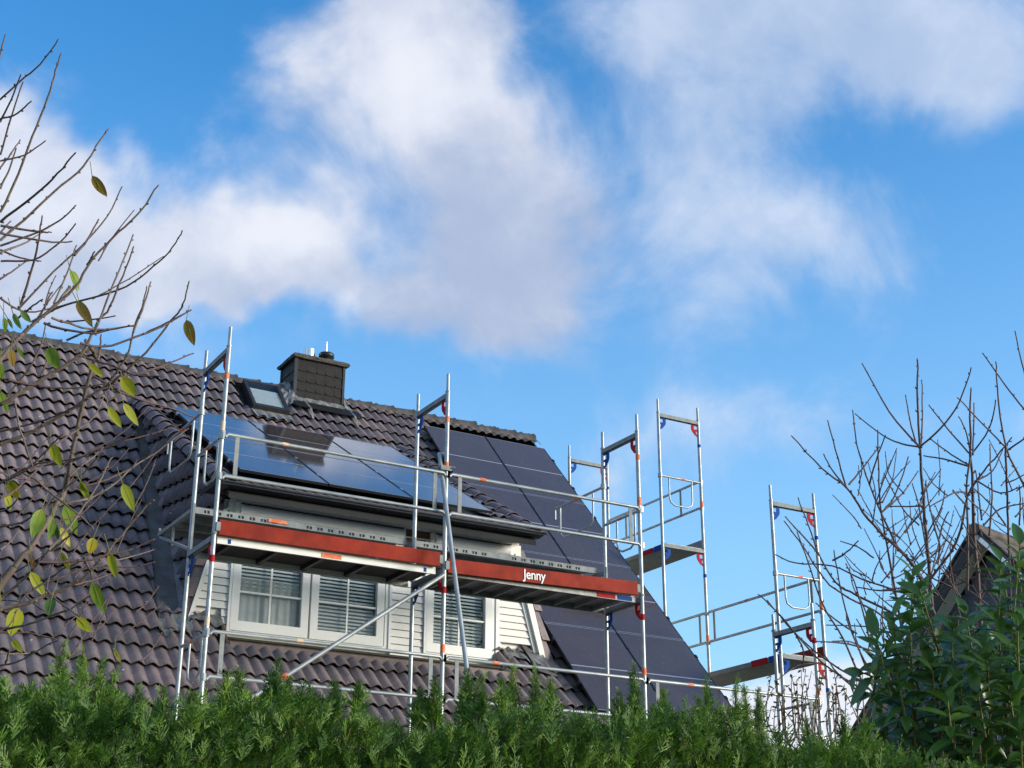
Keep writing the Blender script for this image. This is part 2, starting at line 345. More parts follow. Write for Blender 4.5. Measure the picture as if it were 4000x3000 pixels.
# valley line (left) on the main roof, seen from above: x as a function of y
def valL(y): return .60+(y-5.75)*(.60-.19)/(5.75-2.22)
def valR(y): return 5.05-(y-5.75)*(5.42-5.05)/(5.75-2.22)
cand = []
X0 = .92-TW/4-TW*20
for n in range(0, 26):
    s = .26+TE*n
    for k in range(0, 46):
        x = X0+TW*k
        if x < XL or x > XR-.1: continue
        y = RY-s*CA; yc = y+.15*CA
        planes = []
        xc = x+TW/2
        if x > 5.50 and n >= 1 and n <= 21 and x < 7.6: continue          # under the panels
        if n >= 22 and x > 5.6 and x < 7.5 and n > 23: pass
        if 3.33 < xc < 4.15 and s < .34: continue                           # chimney
        if 2.5 < xc < 3.05 and s < 1.02: continue                           # skylight
        if yc < 5.78 and yc > 2.2:
            if xc > valL(yc)+TW*.5 and xc < valR(yc)-TW*.5:
                ok = False
                if y < 2.42 and (xc < .97 or xc > 4.6): ok = True
                if not ok: continue
                planes.append(((0, 2.41, 0), (0, 1, 0)))
            elif y > 2.2:
                if x+TW > valL(y)-.02 and xc < 3: d = Vector((valL(3)-valL(2), 1, 0)); planes.append(((valL(y), y, 0), Vector((1, 0, 0))-Vector((0, 1, 0))*(valL(3)-valL(2))))
                elif x < valR(y)+.05 and xc > 3: planes.append(((valR(y), y, 0), Vector((-1, 0, 0))+Vector((0, 1, 0))*(valR(3)-valR(2))))
        if .97 < xc < 4.6 and 2.0 < yc <= 2.45: planes.append(((0, 2.04, 0), (0, 1, 0)))
        q = Vector((x, y, MZ(y)))
        jit = Matrix.Rotation(random.gauss(0, .006), 4, 'Z') @ Matrix.Rotation(random.gauss(0, .006), 4, 'X')
        mw = frame3(MP(x, s, random.gauss(0, .003)), (1, 0, 0), (0, CA, SA), (0, -SA, CA)) @ jit
        # how it shows in the picture
        d = (q-CAM); zc = d.dot(fw); px = 2000+FPX*d.dot(rt)/zc; py = 1500-FPX*d.dot(up)/zc
        vis = -60 < px < 4060 and py < 2800
        cand.append([not vis, d.length, mw, planes])
cand.sort(key=lambda c: (c[0], c[1]))
NT_OBJ = 225; rest = []
for i, (nv, dl, mw, planes) in enumerate(cand):
    if i < NT_OBJ and not nv:
        if planes: clipped(mw, planes, 'tile', 'tile', main_roof)
        else: link(bpy.data.objects.new('tile', tile_mesh), main_roof, mw)
    else: rest.append((mw, planes))
Vs, Fs, nb = [], [], 0; cb = MB()
for mw, planes in rest:
    if planes:
        o = clipped(mw, planes, 'tmp', 'tile', None)
        if o:
            cb.add([v.co[:] for v in o.data.vertices], [tuple(p.vertices) for p in o.data.polygons], True); bpy.data.objects.remove(o)
        continue
    Mn = np.array(mw); Vs.append(TVn@Mn[:3, :3].T+Mn[:3, 3]); Fs.append(np.array(TF)+nb); nb += len(TV)
tag(bigmesh('distant_tiles', np.concatenate(Vs), np.concatenate(Fs), 'tile', main_roof, True), kind='stuff')
if cb.v: tag(cb.build('cut_tiles', 'tile', main_roof), kind='stuff')
# ridge tiles
def halfround(r0, r1, L, n=9, a0=-1.75, a1=1.75, lip=.012):
    m = MB(); vs = []
    for x, r in ((0, r0+lip), (.035, r0), (L, r1)):
        vs += [(x, r*math.sin(a0+(a1-a0)*i/n), r*math.cos(a0+(a1-a0)*i/n)) for i in range(n+1)]
    k = n+1; m.add(vs, [(j*k+i, j*k+i+1, (j+1)*k+i+1, (j+1)*k+i) for j in range(2) for i in range(n)], True)
    m.add([(x+.001, y, z) for x, y, z in vs[:k]]+[(x+.001, y*.93, z*.93) for x, y, z in vs[:k]], [(i+1, i, k+i, k+i+1) for i in range(n)])
    return m.mesh('ridge_tile')
rm = halfround(.118, .104, .43); rm.materials.append(MT['ridge'])
x = XR+.02
while x > XL:
    if not (3.2 < x-.2 < 4.2):
        mw = Matrix.Translation((x, RY+random.gauss(0, .006), RZ-.080+random.gauss(0, .008))) @ Matrix.Rotation(math.pi+random.gauss(0, .01), 4, 'Z') @ Matrix.Rotation(random.gauss(0, .04), 4, 'X') @ Matrix.Rotation(.035, 4, 'Y')
        link(bpy.data.objects.new('ridge_tile', rm), main_roof, mw)
    x -= .385
# verge board on the gable and eave gutter
vb = MB(); vb.obox(MP(XR-.02, EAVE, -.2), (.03, 0, 0), MP(0, 0, 0)-MP(0, EAVE, 0), MP(0, 0, .16)-MP(0, 0, 0)); vb.build('verge_board', 'zinc', main_roof)
eg = MB(); eg.tube([(XL, ye-.05, ze-.12), (XR, ye-.05, ze-.12)], .06, 10); eg.build('eave_gutter', 'steel_flat', house)
# valley metal
vm_ = MB()
def MPy(x, y, off): p = MP(x, (RY-y)/CA, off); return p
L = [(valL(y), y) for y in (5.85, 5.0, 4.2, 3.4, 2.8, 2.30)]
for (xa, ya), (xb, yb_) in zip(L, L[1:]):
    for (oa, ha), (ob, hb) in zip([(-.06, -.055), (.0, -.035), (.012, .0), (.03, -.035), (.27, -.03)], [(.0, -.035), (.012, .0), (.03, -.035), (.27, -.03), (.33, .015)]):
        vm_.add([MPy(xa+oa, ya, ha), MPy(xb+oa, yb_, ha), MPy(xb+ob, yb_, hb), MPy(xa+ob, ya, hb)], [(0, 1, 2, 3)])
vm_.build('valley_flashing', 'valley', main_roof)
vr = MB()
L = [(valR(y), y) for y in (5.85, 4.2, 2.6, 2.1)]
for (xa, ya), (xb, yb_) in zip(L, L[1:]):
    vr.add([MPy(xa-.45, ya, .05), MPy(xb-.45, yb_, .05), MPy(xb+.02, yb_, -.04), MPy(xa+.02, ya, -.04)], [(0, 1, 2, 3)])
vr.build('valley_flashing', 'valley', main_roof)
# crumpled lead at the valley foot
def crumple(name, fn, nu, nv, amp, mat, parent):
    m = MB(); vs = []
    for j in range(nv+1):
        for i in range(nu+1):
            p = Vector(fn(i/nu, j/nv)); vs.append(p+Vector((random.gauss(0, amp), random.gauss(0, amp), random.gauss(0, amp))))
    m.add(vs, [(j*(nu+1)+i, j*(nu+1)+i+1, (j+1)*(nu+1)+i+1, (j+1)*(nu+1)+i) for j in range(nv) for i in range(nu)], False)
    return m.build(name, mat, parent)
def wav(x): return .044*(.5-.5*math.cos(2*math.pi*((x-X0)/(TW/2))))**.85
crumple('lead_apron', lambda a, b: MPy(.16+.48*a, 2.33-.22*b-.05*math.sin(a*9), .0+wav(.16+.48*a)*b), 14, 5, .006, 'lead', main_roof)

# ------------------------------------------------------------------ dormer
YW = 2.40
dormer_roof = MB()
dormer_roof.prism([(.78, 1.95, DZ(1.95)-.10), (.78, 5.9, DZ(5.9)-.10), (.78, 5.9, DZ(5.9)-.16), (.78, 1.95, DZ(1.95)-.16)], (4.1, 0, 0))
dormer_roof = dormer_roof.build('dormer_roof', 'dark', house)
def DPt(x, y, off=0): return Vector((x, y-SB*off, DZ(y)+CB*off))
nd = 0
for n in range(0, 14):
    y = 1.92+n*TE*CB
    if y > 5.75: break
    for k in range(0, 16):
        x = .70+k*.272
        if x > 4.85: break
        if 1 <= n <= 11 and 1 <= k <= 13: continue
        mw = frame3(DPt(x, y, 0), (.89, 0, 0), (0, CB, SB), (0, -SB, CB))
        link(bpy.data.objects.new('tile', tile_mesh), dormer_roof, mw); nd += 1
vmesh = halfround(.125, .112, .40, 8, -1.7, 1.7); vmesh.materials.clear(); vmesh.materials.append(MT['tile'])
for xv, xt in ((.765, .70), (4.90, 4.86)):
    y = 2.0
    while y < 5.7:
        f_ = (y-2.0)/3.7; xx = xv+(xt-xv)*f_
        mw = frame3(DPt(xx+random.gauss(0, .006), y, -.045), (0, CB, SB), (-1, 0, 0), (0, -SB, CB)) @ Matrix.Rotation(.03+random.gauss(0, .01), 4, 'Y') @ Matrix.Rotation(.25 if xv < 2 else -.2, 4, 'X')
        link(bpy.data.objects.new('hip_tile', vmesh), dormer_roof, mw); y += .325*CB
# cheeks
def cheek(V0, FB, FT, LB, side):
    V0, FB, FT, LB = map(Vector, (V0, FB, FT, LB))
    nrm = (FB-V0).cross(FT-V0).normalized()
    if nrm.x*side < 0: nrm = -nrm
    hu = Vector((0, 0, 1)).cross(nrm).normalized(); vv = nrm.cross(hu).normalized()
    if vv.z < 0: vv = -vv
    hu = vv.cross(nrm).normalized()
    base = MB(); off = nrm*-.06
    base.add([V0+off, FB+off, FT+off], [(0, 1, 2)]); ck = base.build('dormer_cheek', 'dark', house)
    def pl(a, b, away):
        no = (b-a).cross(nrm).normalized()
        if no.dot(away-a) > 0: no = -no
        return (a, no)
    planes = [pl(V0, FT, FB), pl(V0, LB, FT), pl(FT, FB, V0)]
    org = FB-vv*.6-hu*4.5 if hu.y > 0 else FB-vv*.6+hu*.0
    cnt = 0
    for r in range(16):
        for c in range(-18, 18):
            o = FB+vv*(-.62+.30*r)+hu*(TW*c+.02)
            cen = o+hu*TW/2+vv*.15
            if cen.y < 2.0 or cen.y > 6.2: continue
            mw = frame3(o, hu, vv, nrm)
            t_ = clipped(mw, planes, 'tile', 'tile', ck)
            if t_: cnt += 1
    return ck
cheek((.70, 5.80, 3.33), (.55, 2.44, -.36), (.89, 2.44, 1.12), (.44, 2.34, -.42), -1)
cheek((4.95, 5.80, 3.33), (5.28, 2.44, -.36), (4.86, 2.44, 1.12), (5.40, 2.34, -.42), 1)
# mauve front verge tiles beside the white trim (overlapping pieces)
def lx(z): return .735+.245*(z-.4)
def rx(z): return 5.05-.285*(z-.4)
for side in (0, 1):
    z = 1.05
    while z > -.35:
        z0 = max(z-.40, -.42); m = MB(); th = random.uniform(-.006, .006)
        if side == 0: a, b = (lx(z)-.005, lx(z0)-.02); w0, w1 = -.085, -.10
        else: a, b = (rx(z)+.005, rx(z0)+.02); w0, w1 = .10, .125
        y1 = YW-.02; y0 = y1-.035
        m.add([(a, y1, z), (a+w0, y1+.03, z), (b+w1, y0+.02, z0), (b, y0, z0), (a, y1+.05, z), (a+w0, y1+.09, z), (b+w1, y0+.08, z0), (b, y0+.03, z0)],
              [(0, 1, 2, 3), (3, 2, 6, 7), (1, 5, 6, 2), (0, 3, 7, 4)])
        m.build('verge_tile', 'mauve', house); z -= .37
# front wall
dw = MB()
dw.add([(lx(1.14), YW+.06, 1.14), (lx(-.45), YW+.06, -.6), (rx(-.45), YW+.06, -.6), (rx(1.14), YW+.06, 1.14), (1.10, YW+.06, .82), (1.10, YW+.06, -.44), (3.0, YW+.06, -.44), (3.0, YW+.06, .82), (3.62, YW+.06, .82), (3.62, YW+.06, -.44), (4.50, YW+.06, -.44), (4.50, YW+.06, .82)],
       [(0, 1, 5, 4), (1, 2, 10, 9, 6, 5), (2, 3, 11, 10), (3, 0, 4, 7, 8, 11), (7, 6, 9, 8)])
dormer_wall = dw.build('dormer_wall', 'cream', house)
def board(z0, z1, xa, xb):     # xa, xb functions of z
    m = MB()
    m.add([(xa(z0), YW, z0), (xb(z0), YW, z0), (xb(z1), YW+.014, z1), (xa(z1), YW+.014, z1), (xa(z0), YW+.05, z0), (xb(z0), YW+.05, z0), (xb(z1), YW+.05, z1), (xa(z1), YW+.05, z1)],
          [(0, 1, 2, 3), (0, 4, 5, 1), (1, 5, 6, 2), (3, 2, 6, 7), (0, 3, 7, 4)])
    m.build('siding_board', 'cream', dormer_wall)
z = .985
while z > -.46:
    z0 = z-.0815
    if z0 > -.20: board(z0, z, lambda q: lx(q)+.05, lambda q: 1.02); board(z0, z, lambda q: 4.60, lambda q: rx(q)-.11)
    else: board(z0, z, lambda q: .955, lambda q: 1.02); board(z0, z, lambda q: 4.60, lambda q: 4.635)
    board(z0, z, lambda q: 3.095, lambda q: 3.53)
    z -= .0895
def slant(name, fa, fb, z0, z1, y0, y1, mat):
    m = MB(); m.add([(f(zz), yy, zz) for zz in (z0, z1) for yy in (y0, y1) for f in (fa, fb)], [(0, 1, 5, 4), (2, 6, 7, 3), (0, 4, 6, 2), (1, 3, 7, 5), (0, 2, 3, 1), (4, 5, 7, 6)])
    return m.build(name, mat, dormer_wall)
slant('corner_trim', lambda q: lx(q)-.005, lambda q: lx(q)+.045, -.40, .985, YW-.05, YW+.04, 'cream')
slant('corner_trim', lambda q: rx(q)-.075, lambda q: rx(q)+.005, -.42, .985, YW-.05, YW+.04, 'cream')
slant('corner_trim', lambda q: rx(q)-.13, lambda q: rx(q)-.078, -.30, .985, YW-.012, YW+.04, 'cream')
m = MB(); m.box((.99, YW-.03, .985), (4.88, YW+.04, 1.0)); m.box((.97, YW-.04, 1.10), (4.87, YW+.04, 1.16))
m.add([(.985, YW-.04, 1.10), (.90, YW-.04, .985), (.955, YW-.04, .985), (1.03, YW-.04, 1.10)], [(0, 1, 2, 3)])
m.box((.955, YW-.035, .90), (1.03, YW+.04, 1.10)); m.box((4.76, YW-.035, .90), (4.90, YW+.04, 1.10)); m.build('fascia_trim', 'cream', dormer_wall)
m = MB()
for x0, x1 in ((1.022, 1.052), (3.055, 3.09), (3.535, 3.565), (4.545, 4.595)): m = MB(); m.box((x0, YW-.02, -.455), (x1, YW+.05, .984)); m.build('window_casing', 'pvc', dormer_wall)
# soffit box, gutter
m = MB(); m.prism([(.62, 1.90, 1.165), (.62, 1.88, 1.135), (.62, 2.0, 1.12), (.62, 2.44, 1.162), (.62, 2.44, 1.20), (.62, 2.0, 1.19)], (4.34, 0, 0)); m.build('eave_soffit', 'zinc', house)
m = MB()
for x_ in (1.55, 2.62, 3.68, 4.30): m.obox((x_, 1.895, 1.128), (.02, 0, 0), (0, .12, -.014), (0, 0, .004)); m.obox((x_, 2.005, 1.114), (.02, 0, 0), (0, .43, .042), (0, 0, .004))
m.build('soffit_seam', 'black_metal', house)
m = MB(); m.tube([(.60, 1.875, 1.170), (4.98, 1.875, 1.168)], .012, 8); m.box((.60, 1.88, 1.12), (.612, 2.44, 1.19)); m.build('gutter_lip', 'zinc', house)
# sill and the recess in front of the windows
m = MB(); m.box((.955, 2.17, -.560), (4.62, 2.42, -.535)); m.build('sill_flashing', 'zinc', house)
m = MB(); m.box((.98, 2.20, -.605), (4.60, 2.43, -.562)); m.build('sill_board', 'brown', house)
m = MB(); m.box((.96, 2.05, -.72), (4.62, 2.44, -.612)); m.build('recess_floor', 'mauve', house)
for x_, dx in ((.953, -.03), (4.635, .03)):
    m = MB(); m.prism([(x_, 2.03, -.66), (x_, 2.42, -.66), (x_, 2.42, MZ(2.42)+.01), (x_, 2.03, MZ(2.03)+.01)], (dx, 0, 0)); m.build('recess_cheek', 'brown', house)
crumple('lead_apron', lambda a, b: MPy(.58+.36*a, 2.405-.13*b*(1-.3*math.sin(a*6)), .012+wav(.58+.36*a)*b*.9), 10, 4, .004, 'lead', main_roof)
crumple('lead_apron', lambda a, b: MPy(4.66+.56*a, 2.405-.16*b*(1-.3*math.sin(a*7)), .012+wav(4.66+.56*a)*b*.9), 12, 4, .005, 'lead', main_roof)
# awning cassettes
for xa, xb in ((1.075, 3.195), (3.645, 4.72)):
    c = empty('awning_cassette', (xa, 2.33, 1.02), house)
    m = MB(); m.tube([(xa, 2.345, 1.012), (xb, 2.345, 1.012)], .058, 16); m.build('tube', 'white', c)
    m = MB(); m.box((xa-.06, 2.33, .955), (xa-.005, 2.40, 1.085)); m.box((xb+.004, 2.345, .96), (xb+.035, 2.40, 1.08)); m.build('end_bracket', 'pvc', c)
m = MB(); m.box((1.06, 2.392, .905), (4.755, 2.40, 1.098)); m.build('awning_niche', 'brown', dormer_wall)

# windows
def window(name, xa, xb, sashes, curtain):
    wi = empty(name, (xa, YW, -.45), house)
    m = MB(); y0, y1 = YW-.005, YW+.07
    m.box((xa, y0, -.45), (xb, y1, -.40)); m.box((xa, y0, .80), (xb, y1, .90)); m.box((xa, y0, -.40), (xa+.045, y1, .80)); m.box((xb-.045, y0, -.40), (xb, y1, .80))
    m.build('outer_frame', 'pvc', wi)
    for i, (ga, gb, gz0, gz1, mz) in enumerate(sashes):
        m = MB(); yy = YW-.022; f = .095
        m.box((ga-f, yy, gz0-f-.02), (gb+f, YW+.045, gz0)); m.box((ga-f, yy, gz1), (gb+f, YW+.045, gz1+f)); m.box((ga-f, yy, gz0), (ga, YW+.045, gz1)); m.box((gb, yy, gz0), (gb+f, YW+.045, gz1))
        m.build('sash', 'pvc', wi)
        xm = (ga+gb)/2; m = MB(); m.box((xm-.011, YW-.002, gz0), (xm+.011, YW+.012, gz1)); m.build('glazing_bar', 'pvc', wi)
        for za, zb in ((mz-.011, mz+.011),):
            m = MB(); m.box((ga, YW-.004, za), (xm-.011, YW+.010, zb)); m.box((xm+.011, YW-.004, za), (gb, YW+.010, zb)); m.build('glazing_bar', 'pvc', wi)
        for (pa, pb) in ((ga, xm), (xm, gb)):
            for (za, zb) in ((gz0, mz), (mz, gz1)):
                m = MB(); m.add([(pa, YW+.014, za), (pb, YW+.014, za), (pb, YW+.014, zb), (pa, YW+.014, zb)], [(0, 1, 2, 3)]); m.build('pane', 'glass', wi)
        lo = curtain[i]; z = gz1-.01
        sm = MB(); sm.add([(ga+.005, YW+.070, 0), (gb-.005, YW+.070, 0), (gb-.005, YW+.086, .027), (ga+.005, YW+.086, .027), (ga+.005, YW+.094, .029), (gb-.005, YW+.094, .029)], [(0, 1, 2, 3), (3, 2, 5, 4)]); sme = sm.mesh('blind_slat'); sme.materials.append(MT['blind'])
        while z > lo:
            link(bpy.data.objects.new('blind_slat', sme), wi, Matrix.Translation((0, 0, z-.04))); z -= .0435
        if lo > gz0+.05:
            cm = MB(); vs = []; nn = 40
            for j in range(2):
                for k in range(nn+1): vs.append((ga+(gb-ga)*k/nn, YW+.075+.008*math.sin(k*1.3)+.004*random.random(), (lo+.1, gz0-.02)[j]))
            cm.add(vs, [(k, k+1, nn+2+k, nn+1+k) for k in range(nn)], True); cm.build('curtain', 'curtain', wi)
    m = MB(); a, b = xa+.05, xb-.05
    m.add([(a, YW+.12, -.42), (b, YW+.12, -.42), (b, YW+.12, .82), (a, YW+.12, .82), (a, YW+1.2, -.42), (b, YW+1.2, -.42), (b, YW+1.2, .82), (a, YW+1.2, .82)], [(4, 5, 6, 7), (0, 1, 5, 4), (3, 7, 6, 2), (0, 4, 7, 3), (1, 2, 6, 5)])
    m.build('room_interior', 'room', wi)
    return wi
window('window', 1.053, 3.054, [(1.15, 1.915, -.295, .79, .05), (2.13, 2.892, -.295, .79, .05)], [.13, -.28])
window('window', 3.566, 4.544, [(3.66, 4.392, -.29, .79, .05)], [-.28])

# ------------------------------------------------------------------ chimney
ch = MB(); ch.box((3.325, 6.70, 3.9), (4.155, 7.29, 4.955)); chim = ch.build('chimney', 'shingle', house)
def shingle(x0, x1, z0, z1, horiz):   # rounded lower-left corner
    pts = [(x1, z0), (x1, z1), (x0, z1), (x0, z0+.05), (x0+.012, z0+.022), (x0+.04, z0+.004)]
    m = MB()
    if horiz: P3 = [(p[0], 6.70-.012*(1-(p[1]-z0)/(z1-z0))-.004, p[1]) for p in pts]; d = (0, .010, 0)
    else: P3 = [(3.325-.012*(1-(p[1]-z0)/(z1-z0))-.004, p[0], p[1]) for p in pts[::-1]]; d = (.010, 0, 0)
    m.prism(P3, d); m.build('shingle', 'shingle', chim)
for r, (z0, z1) in enumerate(((4.745, 4.945), (4.57, 4.755), (4.415, 4.58), (4.235, 4.425))):
    for c in range(5): shingle(3.345+.162*c, 3.345+.162*(c+1)-.003, z0, z1, True)
    for c in range(3): shingle(6.72+.185*c, 6.72+.185*(c+1)-.003, z0, z1, False)
for q0, q1 in (((3.30, 6.675, 4.2), (3.352, 6.71, 4.945)), ((4.128, 6.675, 4.2), (4.165, 6.71, 4.945)), ((3.30, 7.26, 4.4), (3.335, 7.30, 4.945))): m = MB(); m.box(q0, q1); m.build('corner_strip', 'zinc', chim)
cp = MB(); vs = []
for zz, e in ((4.955, .055), (4.99, .07), (5.025, .05)):
    nseg = 10
    ring = [(3.325-e+(.83+2*e)*i/nseg, 6.70-e) for i in range(nseg)]+[(4.155+e, 6.70-e+(.59+2*e)*i/nseg) for i in range(nseg)]+[(4.155+e-(.83+2*e)*i/nseg, 7.29+e) for i in range(nseg)]+[(3.325-e, 7.29+e-(.59+2*e)*i/nseg) for i in range(nseg)]
    vs.append([(a+random.gauss(0, .004), b+random.gauss(0, .004), zz+random.gauss(0, .003)) for a, b in ring])
k = len(vs[0]); cp.add(sum(vs, []), [(j*k+i, j*k+(i+1) % k, (j+1)*k+(i+1) % k, (j+1)*k+i) for j in range(2) for i in range(k)]+[tuple(range(2*k, 3*k)), tuple(range(k))[::-1]])
cp.build('cap', 'concrete', chim)
m = MB(); m.tube([(3.62, 6.95, 5.03), (3.62, 6.95, 5.235)], .115, 20); m.build('flue', 'inox', chim)
m = MB(); m.tube([(3.90, 6.86, 5.03), (3.90, 6.86, 5.12), (3.90, 6.86, 5.125), (3.90, 6.86, 5.185), (3.90, 6.86, 5.20)], [.09, .09, .125, .125, .112], 20); m.build('flue_cowl', 'black_metal', chim)
m = MB(); m.tube([(3.885, 6.86, 5.10), (3.885, 6.86, 5.40)], .027, 12); m.build('vent_pipe', 'inox', chim)
crumple('lead_apron', lambda a, b: MPy(3.30-.16*b, 6.98-.50*a, .0+.05*(1-b)+wav(3.2)*.5), 8, 4, .012, 'lead', chim)
crumple('lead_apron', lambda a, b: MPy(3.22+1.05*a, 6.70-.16*b, .04*(1-b)+wav(3.22+1.05*a)*b), 24, 3, .006, 'lead', chim)
crumple('lead_apron', lambda a, b: MPy(4.16+.12*b, 6.98-.40*a, .0+.05*(1-b)), 6, 3, .010, 'lead', chim)
# roof step
st = empty('roof_step', MP(3.8, .6), house)
m = MB(); ga, gv = Vector((3.25, 6.36, 4.02)), Vector((0, .20, .15)); gn = Vector((0, -.6, .8))
for i in range(6): m.obox(ga+gv*(i/5*.96), (1.11, 0, 0), gv*.04, gn*.02)
for i in range(34): m.obox(ga+Vector((1.10*i/33, 0, 0)), (.010, 0, 0), gv, gn*.018)
m.build('grating', 'black_metal', st)
for xx in (3.47, 4.22):
    m = MB(); w_ = .018
    pth = [(6.60, MZ(6.60)+.06), (6.28, MZ(6.28)+.05), (6.20, MZ(6.20)+.055), (6.33, 4.02), (6.57, 4.20)]
    for (ya, za), (yb_, zb) in zip(pth, pth[1:]): m.obox((xx-w_, ya, za), (2*w_, 0, 0), (0, yb_-ya, zb-za), (0, .006, .006))
    m.build('bracket', 'lead', st)
# skylight
sk = empty('skylight', MP(2.78, .6), house)
sa, sb = .20, 1.03
def skb(m, x0, x1, s0, s1, o0, o1): m.obox(MP(x0, s1, o0), (x1-x0, 0, 0), MP(0, s0, 0)-MP(0, s1, 0), MP(0, 0, o1)-MP(0, 0, o0))
m = MB(); skb(m, 2.485, 2.535, sa, sb, -.08, .095); skb(m, 3.02, 3.07, sa, sb, -.08, .095); skb(m, 2.536, 3.019, sa, sa+.045, -.08, .092); skb(m, 2.536, 3.019, sb-.075, sb, -.08, .092); m.build('frame', 'black_metal', sk)
m = MB(); m.add([MP(2.535, sb-.085, .085), MP(3.02, sb-.085, .085), MP(3.02, sa+.06, .085), MP(2.535, sa+.06, .085)], [(0, 1, 2, 3)]); m.build('pane', 'skyglass', sk)
m = MB(); m.add([MP(2.535, sb-.085, .06), MP(3.02, sb-.085, .06), MP(3.02, sa+.20, .06), MP(2.535, sa+.20, .06)], [(0, 1, 2, 3)]); m.build('inner_blind', 'curtain', sk)
m = MB(); m.add([MP(2.535, sb-.085, .0), MP(3.02, sb-.085, .0), MP(3.02, sa+.06, .0), MP(2.535, sa+.06, .0)], [(0, 1, 2, 3)]); m.build('shaft_lining', 'pvc', sk)
crumple('apron_flashing', lambda a, b: MP(2.46+.64*a, 1.02+.26*b, .02+(wav(2.46+.64*a)+.01)*b), 40, 3, .001, 'lead', sk)

# ------------------------------------------------------------------ solar panels
PW, PH = 1.128, 1.772
def panel(o, ax, ay, az, label, group, W_=PW, H_=PH):
    ax, ay, az = Vector(ax), Vector(ay), Vector(az); mw = frame3(o, ax, ay, az)
    p = bpy.data.objects.new('solar_panel', None); link(p, None, mw); tag(p, label, 'solar panel', group)
    m = MB(); t = .012; h = .035
    m.box((0, t, -h), (t, H_-t, 0)); m.box((W_-t, t, -h), (W_, H_-t, 0)); m.box((0, 0, -h), (W_, t, -.002)); m.box((0, H_-t, -h), (W_, H_, -.002)); m.build('frame', 'black', p, mw)
    for q in (0, H_-t): m = MB(); m.box((.004, q+.001, -.0016), (W_-.004, q+t-.001, .0)); m.build('frame_edge_glint', 'glint_clamp', p, mw)  # pale strips: reflection along the black frame's ends, put into the colour
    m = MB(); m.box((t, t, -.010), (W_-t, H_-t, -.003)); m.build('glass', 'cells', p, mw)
    m = MB(); m.box((t+.01, H_/2-.010, -.0025), (W_-t-.01, H_/2+.010, -.0018)); m.build('middle_busbar', 'busbar', p, mw)
    m = MB(); m.box((t, t, -h+.004), (W_-t, H_-t, -h+.008)); m.build('back_sheet', 'black', p, mw)
    return p
ordn = ['top', 'second', 'third', 'bottom']
mnx, mny, mnz = (1, 0, 0), (0, CA, SA), (0, -SA, CA)
for c in range(2):
    for r_ in range(4):
        x_ = 5.45+1.14*c; s_ = .6560+(r_+1)*1.7877
        panel(MP(x_, s_, .13), mnx, mny, mnz, f'dark solar panel on main roof, {ordn[r_]} of four in {"column beside dormer" if c == 0 else "gable-edge column"}', 'solar panels on the main roof')
        # clamps
dn = (0, -SB, CB)
DB = Vector((.9576, 2.1597, 1.4355))
for c in range(3):
    for r_ in range(2):
        o = DB+Vector((1.14*c, 0, 0))+Vector((0, CB, SB))*(1.785*r_)
        nm = ['leftmost', 'middle', 'rightmost'][c]
        panel(o, (1, 0, 0), (0, CB, SB), dn, f'blue-reflecting solar panel on dormer roof, {nm} in {"lower row by the gutter" if r_ == 0 else "upper row below the skylight"}', 'solar panels on the dormer roof')
rails = tag(empty('mounting_rails', MP(6.5, 4)), 'black mounting rails and clamps under the solar panels', 'mounting rails')
for r_ in range(8):
    s_ = .656+.45+.885*r_; m = MB(); m.obox(MP(5.42, s_, .05), (2.36, 0, 0), MP(0, 0, 0)-MP(0, .04, 0), MP(0, 0, .042)-MP(0, 0, 0)); m.build('rail', 'black', rails)
    for x_ in (5.435, 6.583, 7.722):
        m = MB(); m.obox(MP(x_-.014, s_, .09), (.034, 0, 0), MP(0, 0, 0)-MP(0, .06, 0), MP(0, 0, .047)-MP(0, 0, 0)); m.build('clamp', 'black', rails)
for r_ in range(4):
    o = DB+Vector((0, CB, SB))*(.4+.885*r_)
    m = MB(); m.obox(o+Vector((-.04, 0, 0))+Vector(dn)*-.078, (3.50, 0, 0), Vector((0, CB, SB))*.04, Vector(dn)*.041); m.build('rail', 'black', rails)
    for x_ in (-.012, 1.134, 2.274, 3.408):
        m = MB(); m.obox(o+Vector((x_-.014, 0, 0))+Vector(dn)*-.03, (.030, 0, 0), Vector((0, CB, SB))*.05, Vector(dn)*.036); m.build('clamp', 'glint_clamp', rails)

# ------------------------------------------------------------------ scaffolds
PR = .0242
def band(p0, p1, r, mat, parent): m = MB(); m.tube([p0, p1], r, 12); m.build('marking_band', mat, parent)
def gusset(parent, c, inward, z, mat):    # corner plate under the transom, with two openings
    c = Vector((c[0], c[1], 0)); d = Vector((inward[0], inward[1], 0)).normalized(); n = Vector((-d.y, d.x, 0))
    def P(a, b): return c+d*(PR+a)+Vector((0, 0, z-b))-n*.004
    m = MB()
    for poly in ([(0, 0), (.115, 0), (.115, .02), (0, .02)], [(.06, .02), (.115, .02), (.115, .075), (.06, .075)], [(0, .075), (.115, .075), (.105, .105), (.03, .105), (0, .105)], [(.022, .105), (.105, .105), (.045, .175), (.022, .175)], [(0, .15), (.022, .15), (.022, .175), (.02, .19), (0, .19)]):
        m.prism([P(a, b) for a, b in poly], n*.008)
    m.build('corner_plate', mat, parent)
